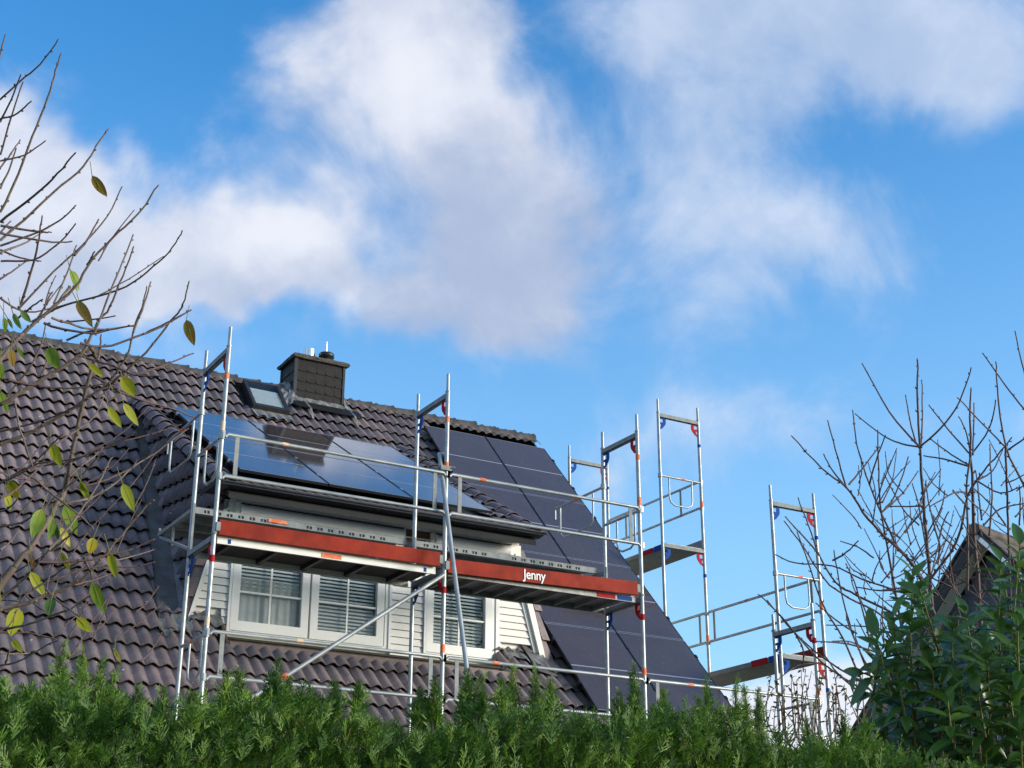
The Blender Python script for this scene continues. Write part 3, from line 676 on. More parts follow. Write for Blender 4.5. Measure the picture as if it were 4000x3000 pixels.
def sframe(parent, ci, co, zb, zt, top=True, bands=(), h=2.0):
    fr = empty('frame', (co[0], co[1], zb), parent)
    for c, nm in ((ci, 0), (co, 1)):
        m = MB(); m.tube([(c[0], c[1], zb), (c[0], c[1], zt)], PR, 14)
        m.tube([(c[0], c[1], zt-.012), (c[0], c[1], zt+.004)], PR+.004, 14)
        m.build('post', 'steel', fr)
        if top: m = MB(); m.tube([(c[0], c[1], zt), (c[0], c[1], zt+.21)], .0185, 12); m.build('spigot', 'steel', fr)
    d = Vector((co[0]-ci[0], co[1]-ci[1], 0)); L_ = d.length; d.normalize(); n = Vector((-d.y, d.x, 0))
    z = zt-h
    while True:
        z += h
        if z > zt+.01: break
        for zz in ([zt] if not bands else [zt]):
            m = MB(); o = Vector((ci[0], ci[1], zz-.085))+d*(PR*.6)
            m.obox(o-n*.025, d*(L_-PR*1.2), n*.05, (0, 0, .006)); m.obox(o-n*.025, d*(L_-PR*1.2), n*.005, (0, 0, .062)); m.obox(o+n*.02, d*(L_-PR*1.2), n*.005, (0, 0, .062)); m.build('transom', 'steel_flat', fr)
    gusset(fr, ci, d, zt-.086, 'blue'); gusset(fr, co, -d, zt-.086, 'red')
    for c, za, zb_, mt in bands: band((c[0], c[1], za), (c[0], c[1], zb_), PR+.0015, mt, fr)
    return fr
def guard(parent, a, b, zu, zl, flat=(.13,), bands=()):
    a, b = Vector(a), Vector(b); d = (b-a); L_ = d.length; d.normalize(); n = Vector((-d.y, d.x, 0))
    m = MB(); ups = []
    for z in (zu, zl):
        m.tube([a+Vector((0, 0, z-.03))+d*PR, a+d*(PR+.03)+Vector((0, 0, z)), b-d*(PR+.03)+Vector((0, 0, z)), b-d*PR+Vector((0, 0, z-.03))], .019, 10)
    for e in (flat[0], L_-flat[0]-.045):
        o = a+d*e+Vector((0, 0, zl+.01)); q_ = MB(); q_.obox(o-n*.005, d*.045, n*.01, (0, 0, zu-zl-.02)); ups.append(q_)
    for c in (a, b):
        for z in (zu, zl): m.obox(c+Vector((0, 0, z-.05))-n*.032+d*(-.012), d*.024, n*.012, (0, 0, .07))
    g_ = m.build('guardrail', 'steel', parent)
    for q_ in ups: q_.build('upright', 'steel_flat', g_)
    for f, z, mt in bands: p = a+(b-a)*f+Vector((0, 0, z)); band(p-d*.035, p+d*.035, .0208, mt, g_)
    return g_
def uguard(parent, a, b, z, u0, u1, drop, mat='steel', ext=0, bnd=True):
    a, b = Vector(a), Vector(b); d = (b-a); L_ = d.length; d.normalize()
    m = MB(); zz = Vector((0, 0, z)); m.tube([a+zz+d*PR, a+zz+d*L_], .0165, 10)
    p0, p1 = a+zz+d*u0, a+zz+d*u1; dz = Vector((0, 0, -drop)); k = .10
    m.tube([p0, p0+dz*.72, p0+dz*.9+d*.02, p0+dz+d*k, p1+dz-d*k, p1+dz*.9-d*.02, p1+dz*.72, p1], .0125, 8)
    if ext: m.obox(b+zz+Vector((-.006, -.012, -.14)), (.012, 0, 0), (0, .024, 0), (0, 0, .14))
    m.tube([a+zz+Vector((0, 0, -.03)), a+zz+Vector((0, 0, .03))], .036, 12)
    m.build('end_guardrail', mat, parent)
    if bnd: q = a+zz+d*(L_*.55); band(q-d*.04, q+d*.04, .0178, 'orange', parent)
XA, XB, XC, XG_ = 0.0, 2.555, 5.115, 7.674; WI = .74
front = tag(empty('scaffold', (2.5, 0, GZ)), 'galvanised scaffold with red toe boards in front of the dormer', 'scaffold')
def posts_below(fr, xy, z0): pass
for i, (x_, ztop) in enumerate(((XA, 2.0), (XB, 2.0), (XC, 2.0), (XG_, 0.0))):
    bands = [((x_, 0), -.29, -.22, 'red'), ((x_, 0), -.92, -.83, 'orange' if i else 'paleband')]
    if i < 3: bu = [((x_, 0), 1.07, 1.17, 'paleband' if i == 0 else 'orange'), ((x_, 0), 1.63, 1.70, 'orange')]
    else: bu = []
    if ztop > 1: sframe(front, (x_, WI), (x_, 0), 0.004, 2.0, True, bu)
    sframe(front, (x_, WI), (x_, 0), -1.996, 0.0, ztop < 1, bands)
    sframe(front, (x_, WI), (x_, 0), -3.996, -2.0, False)
    m = MB()
    for yy in (0, WI): m.tube([(x_, yy, GZ), (x_, yy, -4.0)], .019, 8); m.box((x_-.07, yy-.07, GZ), (x_+.07, yy+.07, GZ+.008))
    m.build('base_jack', 'steel', front)
    for yy in (0, WI):
        m = MB(); m.tube([(x_, yy, -.012), (x_, yy, .012)], PR+.007, 12); m.build('joint_collar', 'steel_flat', front)
for xa, xb, zz in ((XA, XB, 0), (XB, XC, 0)):
    guard(front, (xa, -.035, 0), (xb, -.035, 0), 1.03, .592, bands=[(.26 if xa == 0 else .17, 1.03, 'paleband' if xa == 0 else 'orange')])
for xa, xb in ((XA, XB), (XB, XC), (XC, XG_)):
    guard(front, (xa, -.035, 0), (xb, -.035, 0), -.97, -1.40, bands=[(.37 if xa == 0 else .24, -.97, 'paleband' if xa == 0 else 'orange')])
# end guards
for x_ in (XA, XC):
    uguard(front, (x_, WI, 0), (x_, 1.86, 0), 1.50, .24, 1.0, .42, ext=1)
    uguard(front, (x_, 0, 0), (x_, WI, 0), 1.01, .10, .47, .41)
uguard(front, (XA, 0, 0), (XA, WI, 0), -.995, .10, .47, .40)
uguard(front, (XG_, 0, 0), (XG_, WI, 0), -.995, .10, .47, .40)
# consoles and steel planks
for x_ in (XA, XB, XC):
    m = MB(); y2 = 1.87
    m.box((x_-.022, WI+PR, .405), (x_+.022, y2, .445))
    m.obox((x_-.018, y2-.06, .405), (.036, 0, 0), (0, -(y2-.06-WI-.04), -.37), (0, .018, -.022))
    m.box((x_-.012, WI+PR-.06, .0), (x_+.012, WI+PR, .49)); m.box((x_-.012, 1.35, .19), (x_+.012, 1.375, .41)); m.box((x_-.012, y2-.012, .405), (x_+.012, y2, .50))
    m.build('console', 'steel_flat', front)
def plank(xa, xb, y0, y1, z0, z1, slots):
    p = empty('steel_plank', (xa, y0, z0), front); m = MB()
    m.box((xa, y0, z1-.004), (xb, y1, z1)); m.box((xa, y1-.004, z0), (xb, y1, z1-.005))
    m.box((xa, y0, z1-.024), (xb, y0+.004, z1-.005)); m.box((xa, y0, z0), (xb, y0+.004, z0+.017))
    hz0, hz1 = z0+.017, z1-.024
    cur = xa
    for sx in slots:
        m.box((cur, y0, hz0), (sx, y0+.004, hz1)); cur = sx+.062
        m.box((sx+.025, y0+.003, hz0), (sx+.037, y0+.006, hz1))
    m.box((cur, y0, hz0), (xb, y0+.004, hz1)); m.box((xa, y0, z0), (xb, y0+.03, z0+.003)); m.build('sheet', 'steel_flat', p)
    m = MB(); m.box((xa+.01, y0+.012, z0+.005), (xb-.01, y0+.014, z1-.006)); m.build('slot_shade', 'black_metal', p)  # black sheet added behind the slots to paint the shade inside
    return p
for xa, xb in ((.035, 2.49), (2.60, 5.05)):
    for j in range(3):
        y0 = .795+.345*j
        sl = [xa+.10+.125*k for k in range(7)]+[xa+1.25+.125*k for k in range(8)] if j == 0 else []
        plank(xa, xb, y0, y0+.33, .425 if j else .41, .492 if j else .482, sl)
m = MB(); m.box((.845, .783, .435), (1.06, .792, .472)); m.build('marking_band', 'orange', front)
# main decks
dk1 = empty('deck', (0, .3, 0), front)
m = MB(); m.box((.06, .06, -.022), (2.50, .69, -.008)); m.build('plywood', 'ply', dk1)
m = MB(); m.box((.05, .035, -.085), (2.47, .06, -.01)); m.box((.05, .69, -.085), (2.47, .715, -.01)); m.build('side_rail', MT['cream'], dk1)
for k in range(5): m = MB(); m.box((.2+.5*k, .061, -.07), (.24+.5*k, .689, -.023)); m.build('cross_rib', 'black_metal', dk1)
for xx, mt in ((.16, 'blue'), (1.16, 'orange'), (2.33, 'blue')):
    m = MB(); m.box((xx, .031, -.075), (xx+(.22 if mt == 'orange' else .03), .036, -.03)); m.build('marking_band', mt, dk1)
dk2 = empty('deck', (2.6, .3, 0), front)
m = MB(); m.box((2.60, .06, -.022), (5.06, .69, -.008)); m.build('sheet', 'alu', dk2)
m = MB(); m.box((2.62, .035, -.085), (5.05, .06, -.01)); m.box((2.62, .69, -.085), (5.05, .715, -.01)); m.build('side_rail', 'alu', dk2)
for k in range(9): m = MB(); m.box((2.72+.27*k, .061, -.075), (2.75+.27*k, .689, -.023)); m.build('cross_rib', 'alu', dk2)
for xx, l_, mt in ((4.52, .25, 'red'), (4.80, .2, 'blue')):
    m = MB(); m.box((xx, .031, -.078), (xx+l_, .036, -.03)); m.build('marking_band', mt, dk2)
for xa, xb in ((XA, XB), (XB, XC), (XC, XG_)):     # lower decks, behind the hedge
    m = MB(); m.box((xa+.06, .05, -2.06), (xb-.06, .70, -2.01)); m.build('lower_deck', 'alu', front)
# toe boards
def toe(xa, xb, zl, zr, y, label=None):
    m = MB(); h = .152; nseg = 12; vs = []
    for i in range(nseg+1):
        f = i/nseg; xx = xa+(xb-xa)*f; z = zl+(zr-zl)*f; b = .003*math.sin(f*5)
        vs += [(xx, y-.03+b, z), (xx, y-.03+b, z+h), (xx, y+b, z+h), (xx, y+b, z)]
    m.add(vs, [(i*4+a, (i+1)*4+a, (i+1)*4+(a+1) % 4, i*4+(a+1) % 4) for i in range(nseg) for a in range(4)]+[(0, 1, 2, 3), (nseg*4+3, nseg*4+2, nseg*4+1, nseg*4)])
    t_ = m.build('toe_board', 'red_board', front)
    for xx, z in ((xa, zl), (xb, zr)):
        s_ = 1 if xx == xa else -1
        q = MB(); q.box((min(xx, xx-.03*s_), y-.032, z+.03), (max(xx, xx-.03*s_), y+.002, z+.125)); q.box((min(xx+.012*s_, xx-.03*s_), y-.036, z+.035), (max(xx+.012*s_, xx-.03*s_), y-.0305, z+.12)); q.build('end_clip', 'steel_flat', t_)
    return t_
toe(.035, 2.49, -.012, -.012, -.005); tb = toe(2.585, 5.04, -.066, -.012, -.005)
fc = bpy.data.curves.new('lettering', 'FONT'); fc.body = 'Jenny'; fc.size = .150; fc.extrude = .0012; fc.offset = .0016; fc.space_character = .96
tmp = bpy.data.objects.new('tmp', fc); col.objects.link(tmp)
bpy.context.view_layer.update(); lm = bpy.data.meshes.new_from_object(tmp.evaluated_get(bpy.context.evaluated_depsgraph_get())); bpy.data.objects.remove(tmp)
lm.materials.clear(); lm.materials.append(MT['letter'])
sl_ = math.atan2(.054, 2.45)
link(bpy.data.objects.new('lettering', lm), tb, Matrix.Translation((3.515, -.0385, -.012)) @ Matrix.Rotation(-sl_, 4, 'Y') @ Matrix.Rotation(math.pi/2, 4, 'X') @ Matrix.Diagonal((.90, 1, 1, 1)))
# braces
m = MB(); m.tube([(-.02, -.062, -1.93), (2.52, -.062, -.105)], .0225, 12); m.build('diagonal_brace', 'steel', front)
m = MB(); m.tube([(.755, -.062, -1.373), (.825, -.062, -1.322)], .034, 12); m.tube([(.77, -.10, -1.36), (.80, -.05, -1.34)], .02, 8); m.build('orange_coupler', 'orange', front)
m = MB(); m.tube([(2.50, .07, 1.285), (2.50, -.759, -1.612), (2.50, -1.86, GZ)], .0242, 12); m.build('raker_tube', 'steel', front)
m = MB(); m.tube([(2.45, .0, 1.09), (2.60, .0, 1.09)], .012, 8); m.box((2.47, -.045, 1.065), (2.60, .045, 1.115)); m.tube([(2.60, -.06, 1.10), (2.63, -.07, 1.10)], .01, 6); m.build('coupler', 'steel_flat', front)
# gable scaffold
XGI, XGO = 8.10, 8.864; yD, yE, yF = 3.627, 1.133, 6.182; HD = 2.065; DZ0 = 1.902
gable = tag(empty('scaffold', (8.4, 3.5, GZ)), 'stepped galvanised scaffold beyond the gable edge, standing against the sky', 'scaffold')
for yy, top in ((yF, DZ0+HD), (yD, DZ0+HD), (yE, DZ0), (yF+2.5, DZ0)):
    z = top; first = True
    while z > GZ+.5:
        zb = max(z-HD+.004, GZ)
        bd = [((XGO, yy), z-.45, z-.40, 'blue'), ((XGO, yy), z-1.42, z-1.32, 'orange')]
        sframe(gable, (XGI, yy), (XGO, yy), zb, z, first, bd, h=HD); first = False; z -= HD
m = MB(); m.box((XGI+.06, yD-.02, DZ0-.07), (XGO-.06, yF, DZ0-.012)); d1 = m.build('deck', 'alu', gable)
m = MB(); m.box((XGI+.045, yD+.02, DZ0-.085), (XGI+.062, yD+.30, DZ0-.008)); m.build('marking_band', 'blue', d1)
m = MB(); m.box((XGI+.045, yD+.34, DZ0-.085), (XGI+.062, yD+.66, DZ0-.008)); m.build('marking_band', 'red', d1)
ze0 = DZ0-HD
m = MB(); m.box((XGI+.06, yE-.02, ze0-.075), (XGO-.06, yD+2.5, ze0-.012)); d2 = m.build('deck', 'alu', gable)
m = MB(); m.box((XGI+.045, yE+.08, ze0-.09), (XGI+.062, yE+.30, ze0-.006)); m.build('marking_band', 'blue', d2)
m = MB(); m.box((XGI+.045, yE+.34, ze0-.09), (XGI+.062, yE+.66, ze0-.006)); m.build('marking_band', 'red', d2)
m = MB(); m.box((XGI+.045, yE+1.9, ze0-.09), (XGI+.062, yE+2.1, ze0-.006)); m.build('marking_band', 'orange', d2)
m = MB(); m.box((XGO-.035, yE, ze0), (XGO-.005, yD, ze0+.15)); m.build('toe_board', 'red_board', gable)
m = MB(); m.box((XGO-.035, yD, DZ0), (XGO-.005, yF, DZ0+.13)); m.build('toe_board', 'alu', gable)
guard(gable, (XGO+.0, yD, 0), (XGO+.0, yF, 0), DZ0+1.07, DZ0+.65, (.5,), bands=[(.2, DZ0+.65, 'orange')])
guard(gable, (XGO+.0, yE, 0), (XGO+.0, yD, 0), ze0+1.08, ze0+.64, (.15,), bands=[(.62, ze0+1.08, 'orange')])
guard(gable, (XGO+.0, yD, 0), (XGO+.0, yF, 0), ze0+1.08, ze0+.64, (.15,))
uguard(gable, (XGI, yD, 0), (XGO, yD, 0), DZ0+1.04, .16, .59, .44)
uguard(gable, (XGI, yE, 0), (XGO, yE, 0), ze0+1.05, .15, .56, .43)

# ------------------------------------------------------------------ neighbour house
PHI = R(14)
nx = Vector((math.cos(PHI), math.sin(PHI), 0)); ny = Vector((-math.sin(PHI), math.cos(PHI), 0))
ap = at(3811, 2080, 27.0); zN = ap.z
nb_ = tag(empty('neighbour_house', (ap.x, ap.y, GZ)), 'neighbouring house with blue slate gable behind the laurel', 'house')
pit = math.tan(R(49)); HWN = 3.3
def NP(a, b, z): q = Vector((ap.x, ap.y, 0))+nx*a+ny*b; return Vector((q.x, q.y, z))
m = MB(); hb = zN-.22-(HWN)*pit
m.prism([NP(.55, -HWN, GZ), NP(.55, HWN, GZ), NP(.55, HWN, hb), NP(.55, 0, zN-.22), NP(.55, -HWN, hb)], nx*10); nw = m.build('gable_wall', 'dark', nb_)
cnt = 0; row = 0; vs_rest = MB()
z = zN-.50
while z > zN-3.6:
    half = (zN-.20-z)/pit-.02; b = -half+(.1 if row % 2 else 0)
    while b < half-.1:
        m = MB(); z1 = z+.20
        m.prism([NP(.55-.012, b, z+.06), NP(.55-.012, b+.03, z+.015), NP(.55-.012, b+.10, z), NP(.55-.012, b+.188, z+.05), NP(.55-.004, b+.19, z1), NP(.55-.004, b, z1)], nx*.004)
        if cnt < 290: m.build('slate', 'slate', nw)
        else: vs_rest.add(m.v, m.f)
        cnt += 1; b += .196
    z -= .155; row += 1
if vs_rest.v: tag(vs_rest.build('lower_slates', 'slate', nw), kind='stuff')
for sg in (-1, 1):
    dirn = (ny*sg*HWN*1.08+Vector((0, 0, -HWN*1.08*pit))); nn = Vector((0, 0, 1)).cross(nx)
    nv = nx.cross(dirn).normalized(); nv = nv if nv.z > 0 else -nv
    m = MB(); m.obox(NP(.0, 0, zN)-nv*.02, nx*10.8, dirn, nv*.07); rf = m.build('roof', 'nroof', nb_)
    m = MB(); m.obox(NP(.02, 0, zN)-nv*.06, nx*.52, dirn, nv*.035); m.build('soffit', 'soffit', nb_)
    m = MB(); hb_ = .14 if sg > 0 else .075; m.obox(NP(-.02, 0, zN)-nv*hb_, nx*.03, dirn, nv*hb_); m.build('bargeboard', 'zinc' if sg > 0 else 'white', nb_)
    for k in range(20):
        m = MB(); o = NP(-.04, 0, zN)+dirn*(k/20)+nv*.075; m.obox(o, nx*.28, dirn*.058, nv*(.03)); m.build('verge_tile', 'nroof', rf)
m = MB(); m.tube([NP(-.05, 0, zN+.06), NP(10.8, 0, zN+.06)], .11, 10, jag=.05); m.build('ridge', 'nroof', nb_)

# ------------------------------------------------------------------ thuja hedge
HY0, HY1, HX0, HX1 = -10.42, -9.55, -7.6, 2.6
_hp = []
for px, py in ((-700, 2640), (0, 2690), (500, 2760), (1000, 2745), (1500, 2775), (2000, 2785), (2500, 2800), (3000, 2850), (3400, 2900), (3600, 2990), (3800, 3080), (4200, 3140)):
    d_ = ray(px, py); t_ = (-10.2-CAM.y)/d_.y; _hp.append((CAM.x+d_.x*t_, CAM.z+d_.z*t_))
def htop(x): return float(np.interp(x, [p[0] for p in _hp], [p[1] for p in _hp])) - .048 + .02*math.sin(x*5.1+.4)+.018*math.sin(x*11.3)
hedge = tag(empty('thuja_hedge', (-2.5, -10, GZ)), 'dense green thuja hedge with shaggy top along the bottom', 'hedge')
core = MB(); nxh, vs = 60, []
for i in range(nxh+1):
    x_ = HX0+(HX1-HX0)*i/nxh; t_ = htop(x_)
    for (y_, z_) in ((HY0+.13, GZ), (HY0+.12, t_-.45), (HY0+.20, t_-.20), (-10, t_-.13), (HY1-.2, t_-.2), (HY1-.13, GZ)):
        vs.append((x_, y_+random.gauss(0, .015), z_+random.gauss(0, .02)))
core.add(vs, [(i*6+j, (i+1)*6+j, (i+1)*6+j+1, i*6+j+1) for i in range(nxh) for j in range(5)]); core.build('gap_shade_core', 'thuja_core', hedge)  # filler body, coloured dark so gaps in the foliage look shaded
def spray_proto(L, seed):
    rr = np.random.default_rng(seed); V = []; F = []
    def leaf(p, d, n, l, wd):
        s_ = np.cross(d, n); b = len(V)
        V.extend([p-s_*wd*.5, p+s_*wd*.5, p+d*l*.6+s_*wd*.5+n*l*.06, p+d*l-s_*wd*.08]); F.append((b, b+1, b+2, b+3))
    n0 = np.array([0, 0, 1.]); bend = rr.normal(0, .35); curl = rr.normal(.15, .3); N_ = 7
    for i in range(N_):
        t = i/N_; a = bend*t; d = np.array([math.cos(a), math.sin(a), curl*t]); d /= np.linalg.norm(d)
        p = np.array([L*t, L*bend*t*t*.5, L*curl*t*t*.5])
        leaf(p, d, n0, L/N_*1.4, .0034*(1-.3*t))
        for sd_ in (1, -1):
            if rr.random() < .15: continue
            ln = L*(.50*(1-t)**.8+.10)*rr.uniform(.65, 1.2); ang = a+sd_*rr.uniform(.5, .85)
            d2 = np.array([math.cos(ang), math.sin(ang), rr.normal(.05, .22)]); d2 /= np.linalg.norm(d2)
            k = max(1, int(ln/.008))
            for j in range(k):
                q = p+d2*ln*j/k; leaf(q, d2, n0, ln/k*1.45, .0032)
                if j > 0 and rr.random() < .75:
                    a3 = ang+(1 if (j+i) % 2 else -1)*rr.uniform(.5, .9); d3 = np.array([math.cos(a3), math.sin(a3), rr.normal(0, .2)])
                    leaf(q, d3, n0, rr.uniform(.006, .012), .0030)
    return np.array(V), np.array(F)
protos = [spray_proto(L_, s_) for s_, L_ in enumerate((.045, .055, .06, .05, .05, .04, .055, .068))]
HV, HF, hn = [], [], 0
def put(pos, d, roll, sc):
    global hn
    V, F = protos[rng.integers(len(protos))]
    d = d/np.linalg.norm(d); a = np.cross(d, [0, 0, 1.]) if abs(d[2]) < .95 else np.array([1., 0, 0]); a /= np.linalg.norm(a); b = np.cross(d, a)
    s_ = a*math.cos(roll)+b*math.sin(roll); n = np.cross(d, s_)
    HV.append((V*sc)@np.array([d, s_, n])+pos); HF.append(F+hn); hn += len(V)
def vis_x(y): return None
# body: front face and top
for _ in range(19000):
    x_ = rng.uniform(-4.3, .9)
    t_ = htop(x_)
    if rng.random() < .62:
        y_ = HY0+rng.uniform(-.02, .16); z_ = t_-.01-rng.uniform(.0, .42); d = np.array([rng.normal(0, .33), -.33+rng.normal(0, .25), 1.0+rng.normal(0, .2)])
    else:
        y_ = rng.uniform(HY0+.05, HY1); z_ = t_-.07+rng.normal(0, .035); d = np.array([rng.normal(0, .4), -.15+rng.normal(0, .4), 1.0])
    put(np.array([x_, y_, z_]), d, rng.uniform(0, 6.28), rng.uniform(.6, 1.1))
for _ in range(2600):                       # the rest of the hedge, coarser
    x_ = rng.uniform(HX0, HX1); t_ = htop(x_); z_ = t_-rng.uniform(0, 1)*(t_-GZ-.15)
    if -4.3 < x_ < .9 and z_ > t_-.4: z_ = t_-.45-rng.random()*1.3
    put(np.array([x_, HY0+rng.uniform(-.02, .12), z_]), np.array([rng.normal(0, .5), -.6, .7]), rng.uniform(0, 6.28), rng.uniform(2.6, 4.0))
stems = MB()
def leader(px, py, d, h):                    # upright shoot whose tip shows at (px, py)
    tip = at(px, py, d); x_, y_ = tip.x, tip.y; zb = tip.z-h
    stems.tube([(x_+rng.normal(0, .01), y_, zb-.05), (x_+rng.normal(0, .008), y_, zb+h*.5), (x_, y_, zb+h*.95)], [.0045, .0035, .0015], 5)
    k = int(h/.0045)
    for i in range(k):
        f = i/k; an = i*2.4; sc = (.95*(1-f)+.35)*rng.uniform(.7, 1.1)
        d_ = np.array([math.cos(an)*.42, math.sin(an)*.42, .9])
        put(np.array([x_, y_, zb+h*f*.93]), d_, rng.uniform(0, 6.28), sc)
for px, py, h in ((255, 2490, .22), (330, 2520, .2), (400, 2560, .18), (445, 2600, .16), (540, 2680, .1), (640, 2690, .1), (890, 2610, .12), (935, 2605, .14), (1085, 2570, .16), (1060, 2640, .14), (1130, 2640, .14), (1310, 2660, .12), (1405, 2655, .12), (1180, 2700, .1), (1830, 2600, .17), (1880, 2620, .15), (2000, 2590, .2), (1960, 2650, .13), (2090, 2590, .2), (2150, 2640, .16), (1700, 2640, .14), (1640, 2680, .12), (2475, 2570, .22), (2420, 2690, .14), (2590, 2680, .17), (2755, 2635, .22), (2870, 2620, .30), (2905, 2660, .25), (2960, 2680, .18), (2730, 2720, .15), (3150, 2800, .12), (3290, 2780, .14), (3380, 2800, .12), (20, 2660, .08), (120, 2680, .08), (750, 2700, .08)):
    az = math.atan2(ray(px, py).x, ray(px, py).y); d = (abs(-10.15-CAM.y)+rng.uniform(-.12, .1))/math.cos(az)/math.cos(R(9))
    leader(px, py, d, h)
V_ = np.concatenate(HV); F_ = np.concatenate(HF)
tag(bigmesh('foliage', V_, F_, 'thuja', hedge), kind='stuff')
tag(stems.build('shoot_stems', 'bark', hedge), kind='stuff')

# ------------------------------------------------------------------ leaves for laurel and cherry
def leaf_mesh(name, L_, W_, fold=.25, curve=.3, tip=1.0, nseg=6):
    vs = []; fs = []
    for i in range(nseg+1):
        t = i/nseg; wd = W_*.5*(math.sin(math.pi*min(t**.8, 1))**.75 if 0 < t < 1 else 0)*(1-.12*t); x_ = L_*t; z_ = -curve*L_*t*t*.5
        vs += [(x_, -wd, z_+wd*fold), (x_, 0, z_), (x_, wd, z_+wd*fold)]
    for i in range(nseg):
        b = i*3; fs += [(b, b+1, b+4, b+3), (b+1, b+2, b+5, b+4)]
    me = bpy.data.meshes.new(name); me.from_pydata(vs, [], fs); me.polygons.foreach_set('use_smooth', [True]*len(fs)); me.update(); return me
def orient(pos, d, n):
    d = Vector(d).normalized(); s_ = Vector(n).cross(d)
    if s_.length < 1e-3: s_ = d.orthogonal()
    s_.normalize(); n = d.cross(s_); return frame3(pos, d, s_, n)
# laurel
laurel = tag(empty('cherry_laurel', (at(3800, 3000, 5.6).x, at(3800, 3000, 5.6).y, GZ)), 'glossy dark green cherry laurel bush in the lower right corner', 'shrub')
lms = []
for i, (l_, w_, cv) in enumerate(((.120, .046, .5), (.105, .041, .8), (.13, .047, .3), (.095, .040, 1.1), (.115, .045, .2), (.085, .038, .6))):
    me = leaf_mesh('leaf', l_, w_, .35, cv); me.materials.append(MT['laurel']); lms.append(me)
lm2 = leaf_mesh('leaf', .10, .034, .3, .4); lm2.materials.append(MT['laurel_new'])
leaves = []; lstem = MB()
def shoot(base, tip, n, spread=1.0):
    base, tip = Vector(base), Vector(tip); ax = (tip-base); L_ = ax.length; ax.normalize()
    side = ax.orthogonal().normalized(); mid = (base+tip)/2+side*random.gauss(0, .02)
    lstem = MB(); lstem.tube([base, mid, tip], [.0045, .0034, .002], 6); lstem.build('shoot', 'laurel_stem', laurel)
    a = random.uniform(0, 6.28)
    for i in range(n):
        f = (i+.5)/n; p = base.lerp(mid, f*2) if f < .5 else mid.lerp(tip, f*2-1); a += 2.4+random.gauss(0, .25)
        rad = side*math.cos(a)+ax.cross(side)*math.sin(a)
        el = (.05+1.05*f**1.4)*spread; d = rad*math.cos(el)+ax*math.sin(el)+Vector((0, 0, -.15))
        leaves.append((orient(p, d, ax*math.cos(el)-rad*math.sin(el)+Vector((random.gauss(0, .25), random.gauss(0, .25), .1))), random.uniform(.75, 1.1)))
LD = 5.5
for bx, by_, tx, ty, n in ((3560, 2420, 3565, 2230, 13), (3560, 2640, 3555, 2420, 12), (3660, 2520, 3590, 2290, 10), (3480, 2720, 3420, 2480, 12), (3540, 2820, 3500, 2620, 12), (3800, 2560, 3770, 2380, 12), (3720, 2620, 3720, 2450, 12), (3900, 2440, 3910, 2180, 14), (3960, 2400, 3985, 2120, 13), (3910, 2600, 3900, 2400, 12), (3980, 2650, 3975, 2420, 12), (3860, 2700, 3850, 2540, 12), (3650, 2760, 3640, 2580, 12), (3760, 2800, 3750, 2640, 12), (3960, 2820, 3930, 2640, 12), (3580, 2950, 3560, 2780, 12), (3680, 2980, 3660, 2800, 12), (3800, 2980, 3790, 2800, 12), (3900, 3000, 3890, 2820, 12), (3990, 3000, 3985, 2830, 12), (3480, 2920, 3440, 2780, 9), (3450, 2640, 3350, 2620, 7), (3600, 2880, 3480, 2720, 10), (3720, 2900, 3700, 2720, 10), (3850, 2880, 3820, 2700, 10), (4040, 2700, 4030, 2500, 12), (4040, 2450, 4050, 2250, 12), (3640, 2660, 3680, 2500, 10), (3500, 2560, 3490, 2400, 9), (3540, 3060, 3520, 2900, 10), (3700, 3100, 3690, 2930, 10), (3860, 3100, 3850, 2940, 10), (4000, 3100, 4000, 2930, 10), (4120, 2900, 4110, 2650, 14), (4150, 2600, 4130, 2350, 12), (4200, 3050, 4160, 2800, 14), (3640, 3250, 3600, 3050, 14), (3850, 3260, 3800, 3050, 14), (4050, 3260, 4020, 3050, 14)):
    d = LD+random.uniform(-.25, .35)
    shoot(at(bx, by_, d+.05), at(tx, ty, d), n)
    shoot(at(bx+random.gauss(15, 40), by_+random.gauss(40, 30), d+.22), at(tx+random.gauss(15, 45), ty+random.gauss(60, 30), d+.15), n)
for _ in range(60):
    px, py = random.uniform(3500, 4120), random.uniform(2460, 3050)
    if px < 3620 and py < 2640: continue
    d = LD+random.uniform(.25, .7); shoot(at(px+random.gauss(0, 30), py+random.uniform(130, 200), d+.05), at(px, py, d), 12)
leaves.sort(key=lambda l: (l[0].translation-CAM).length)
rest = MB()
for i, (mw, sc) in enumerate(leaves):
    me = lm2 if random.random() < .13 else random.choice(lms)
    mw = mw @ Matrix.Scale(sc, 4)
    if i < 295: link(bpy.data.objects.new('leaf', me), laurel, mw)
    else: rest.add([mw @ v.co for v in me.vertices], [tuple(p.vertices) for p in me.polygons], True)
if rest.v: tag(rest.build('inner_leaves', 'laurel', laurel), kind='stuff')
m = MB()
for px, py in ((3560, 2600), (3660, 2700), (3800, 2650), (3920, 2650), (4000, 2700)):
    p = at(px, py, LD+.15); m.tube([(p.x+random.gauss(.05, .05), p.y+.1, GZ), (p.x, p.y+.05, (GZ+p.z)/2), p], [.02, .016, .007], 7)
m.build('stems', 'bark', laurel)

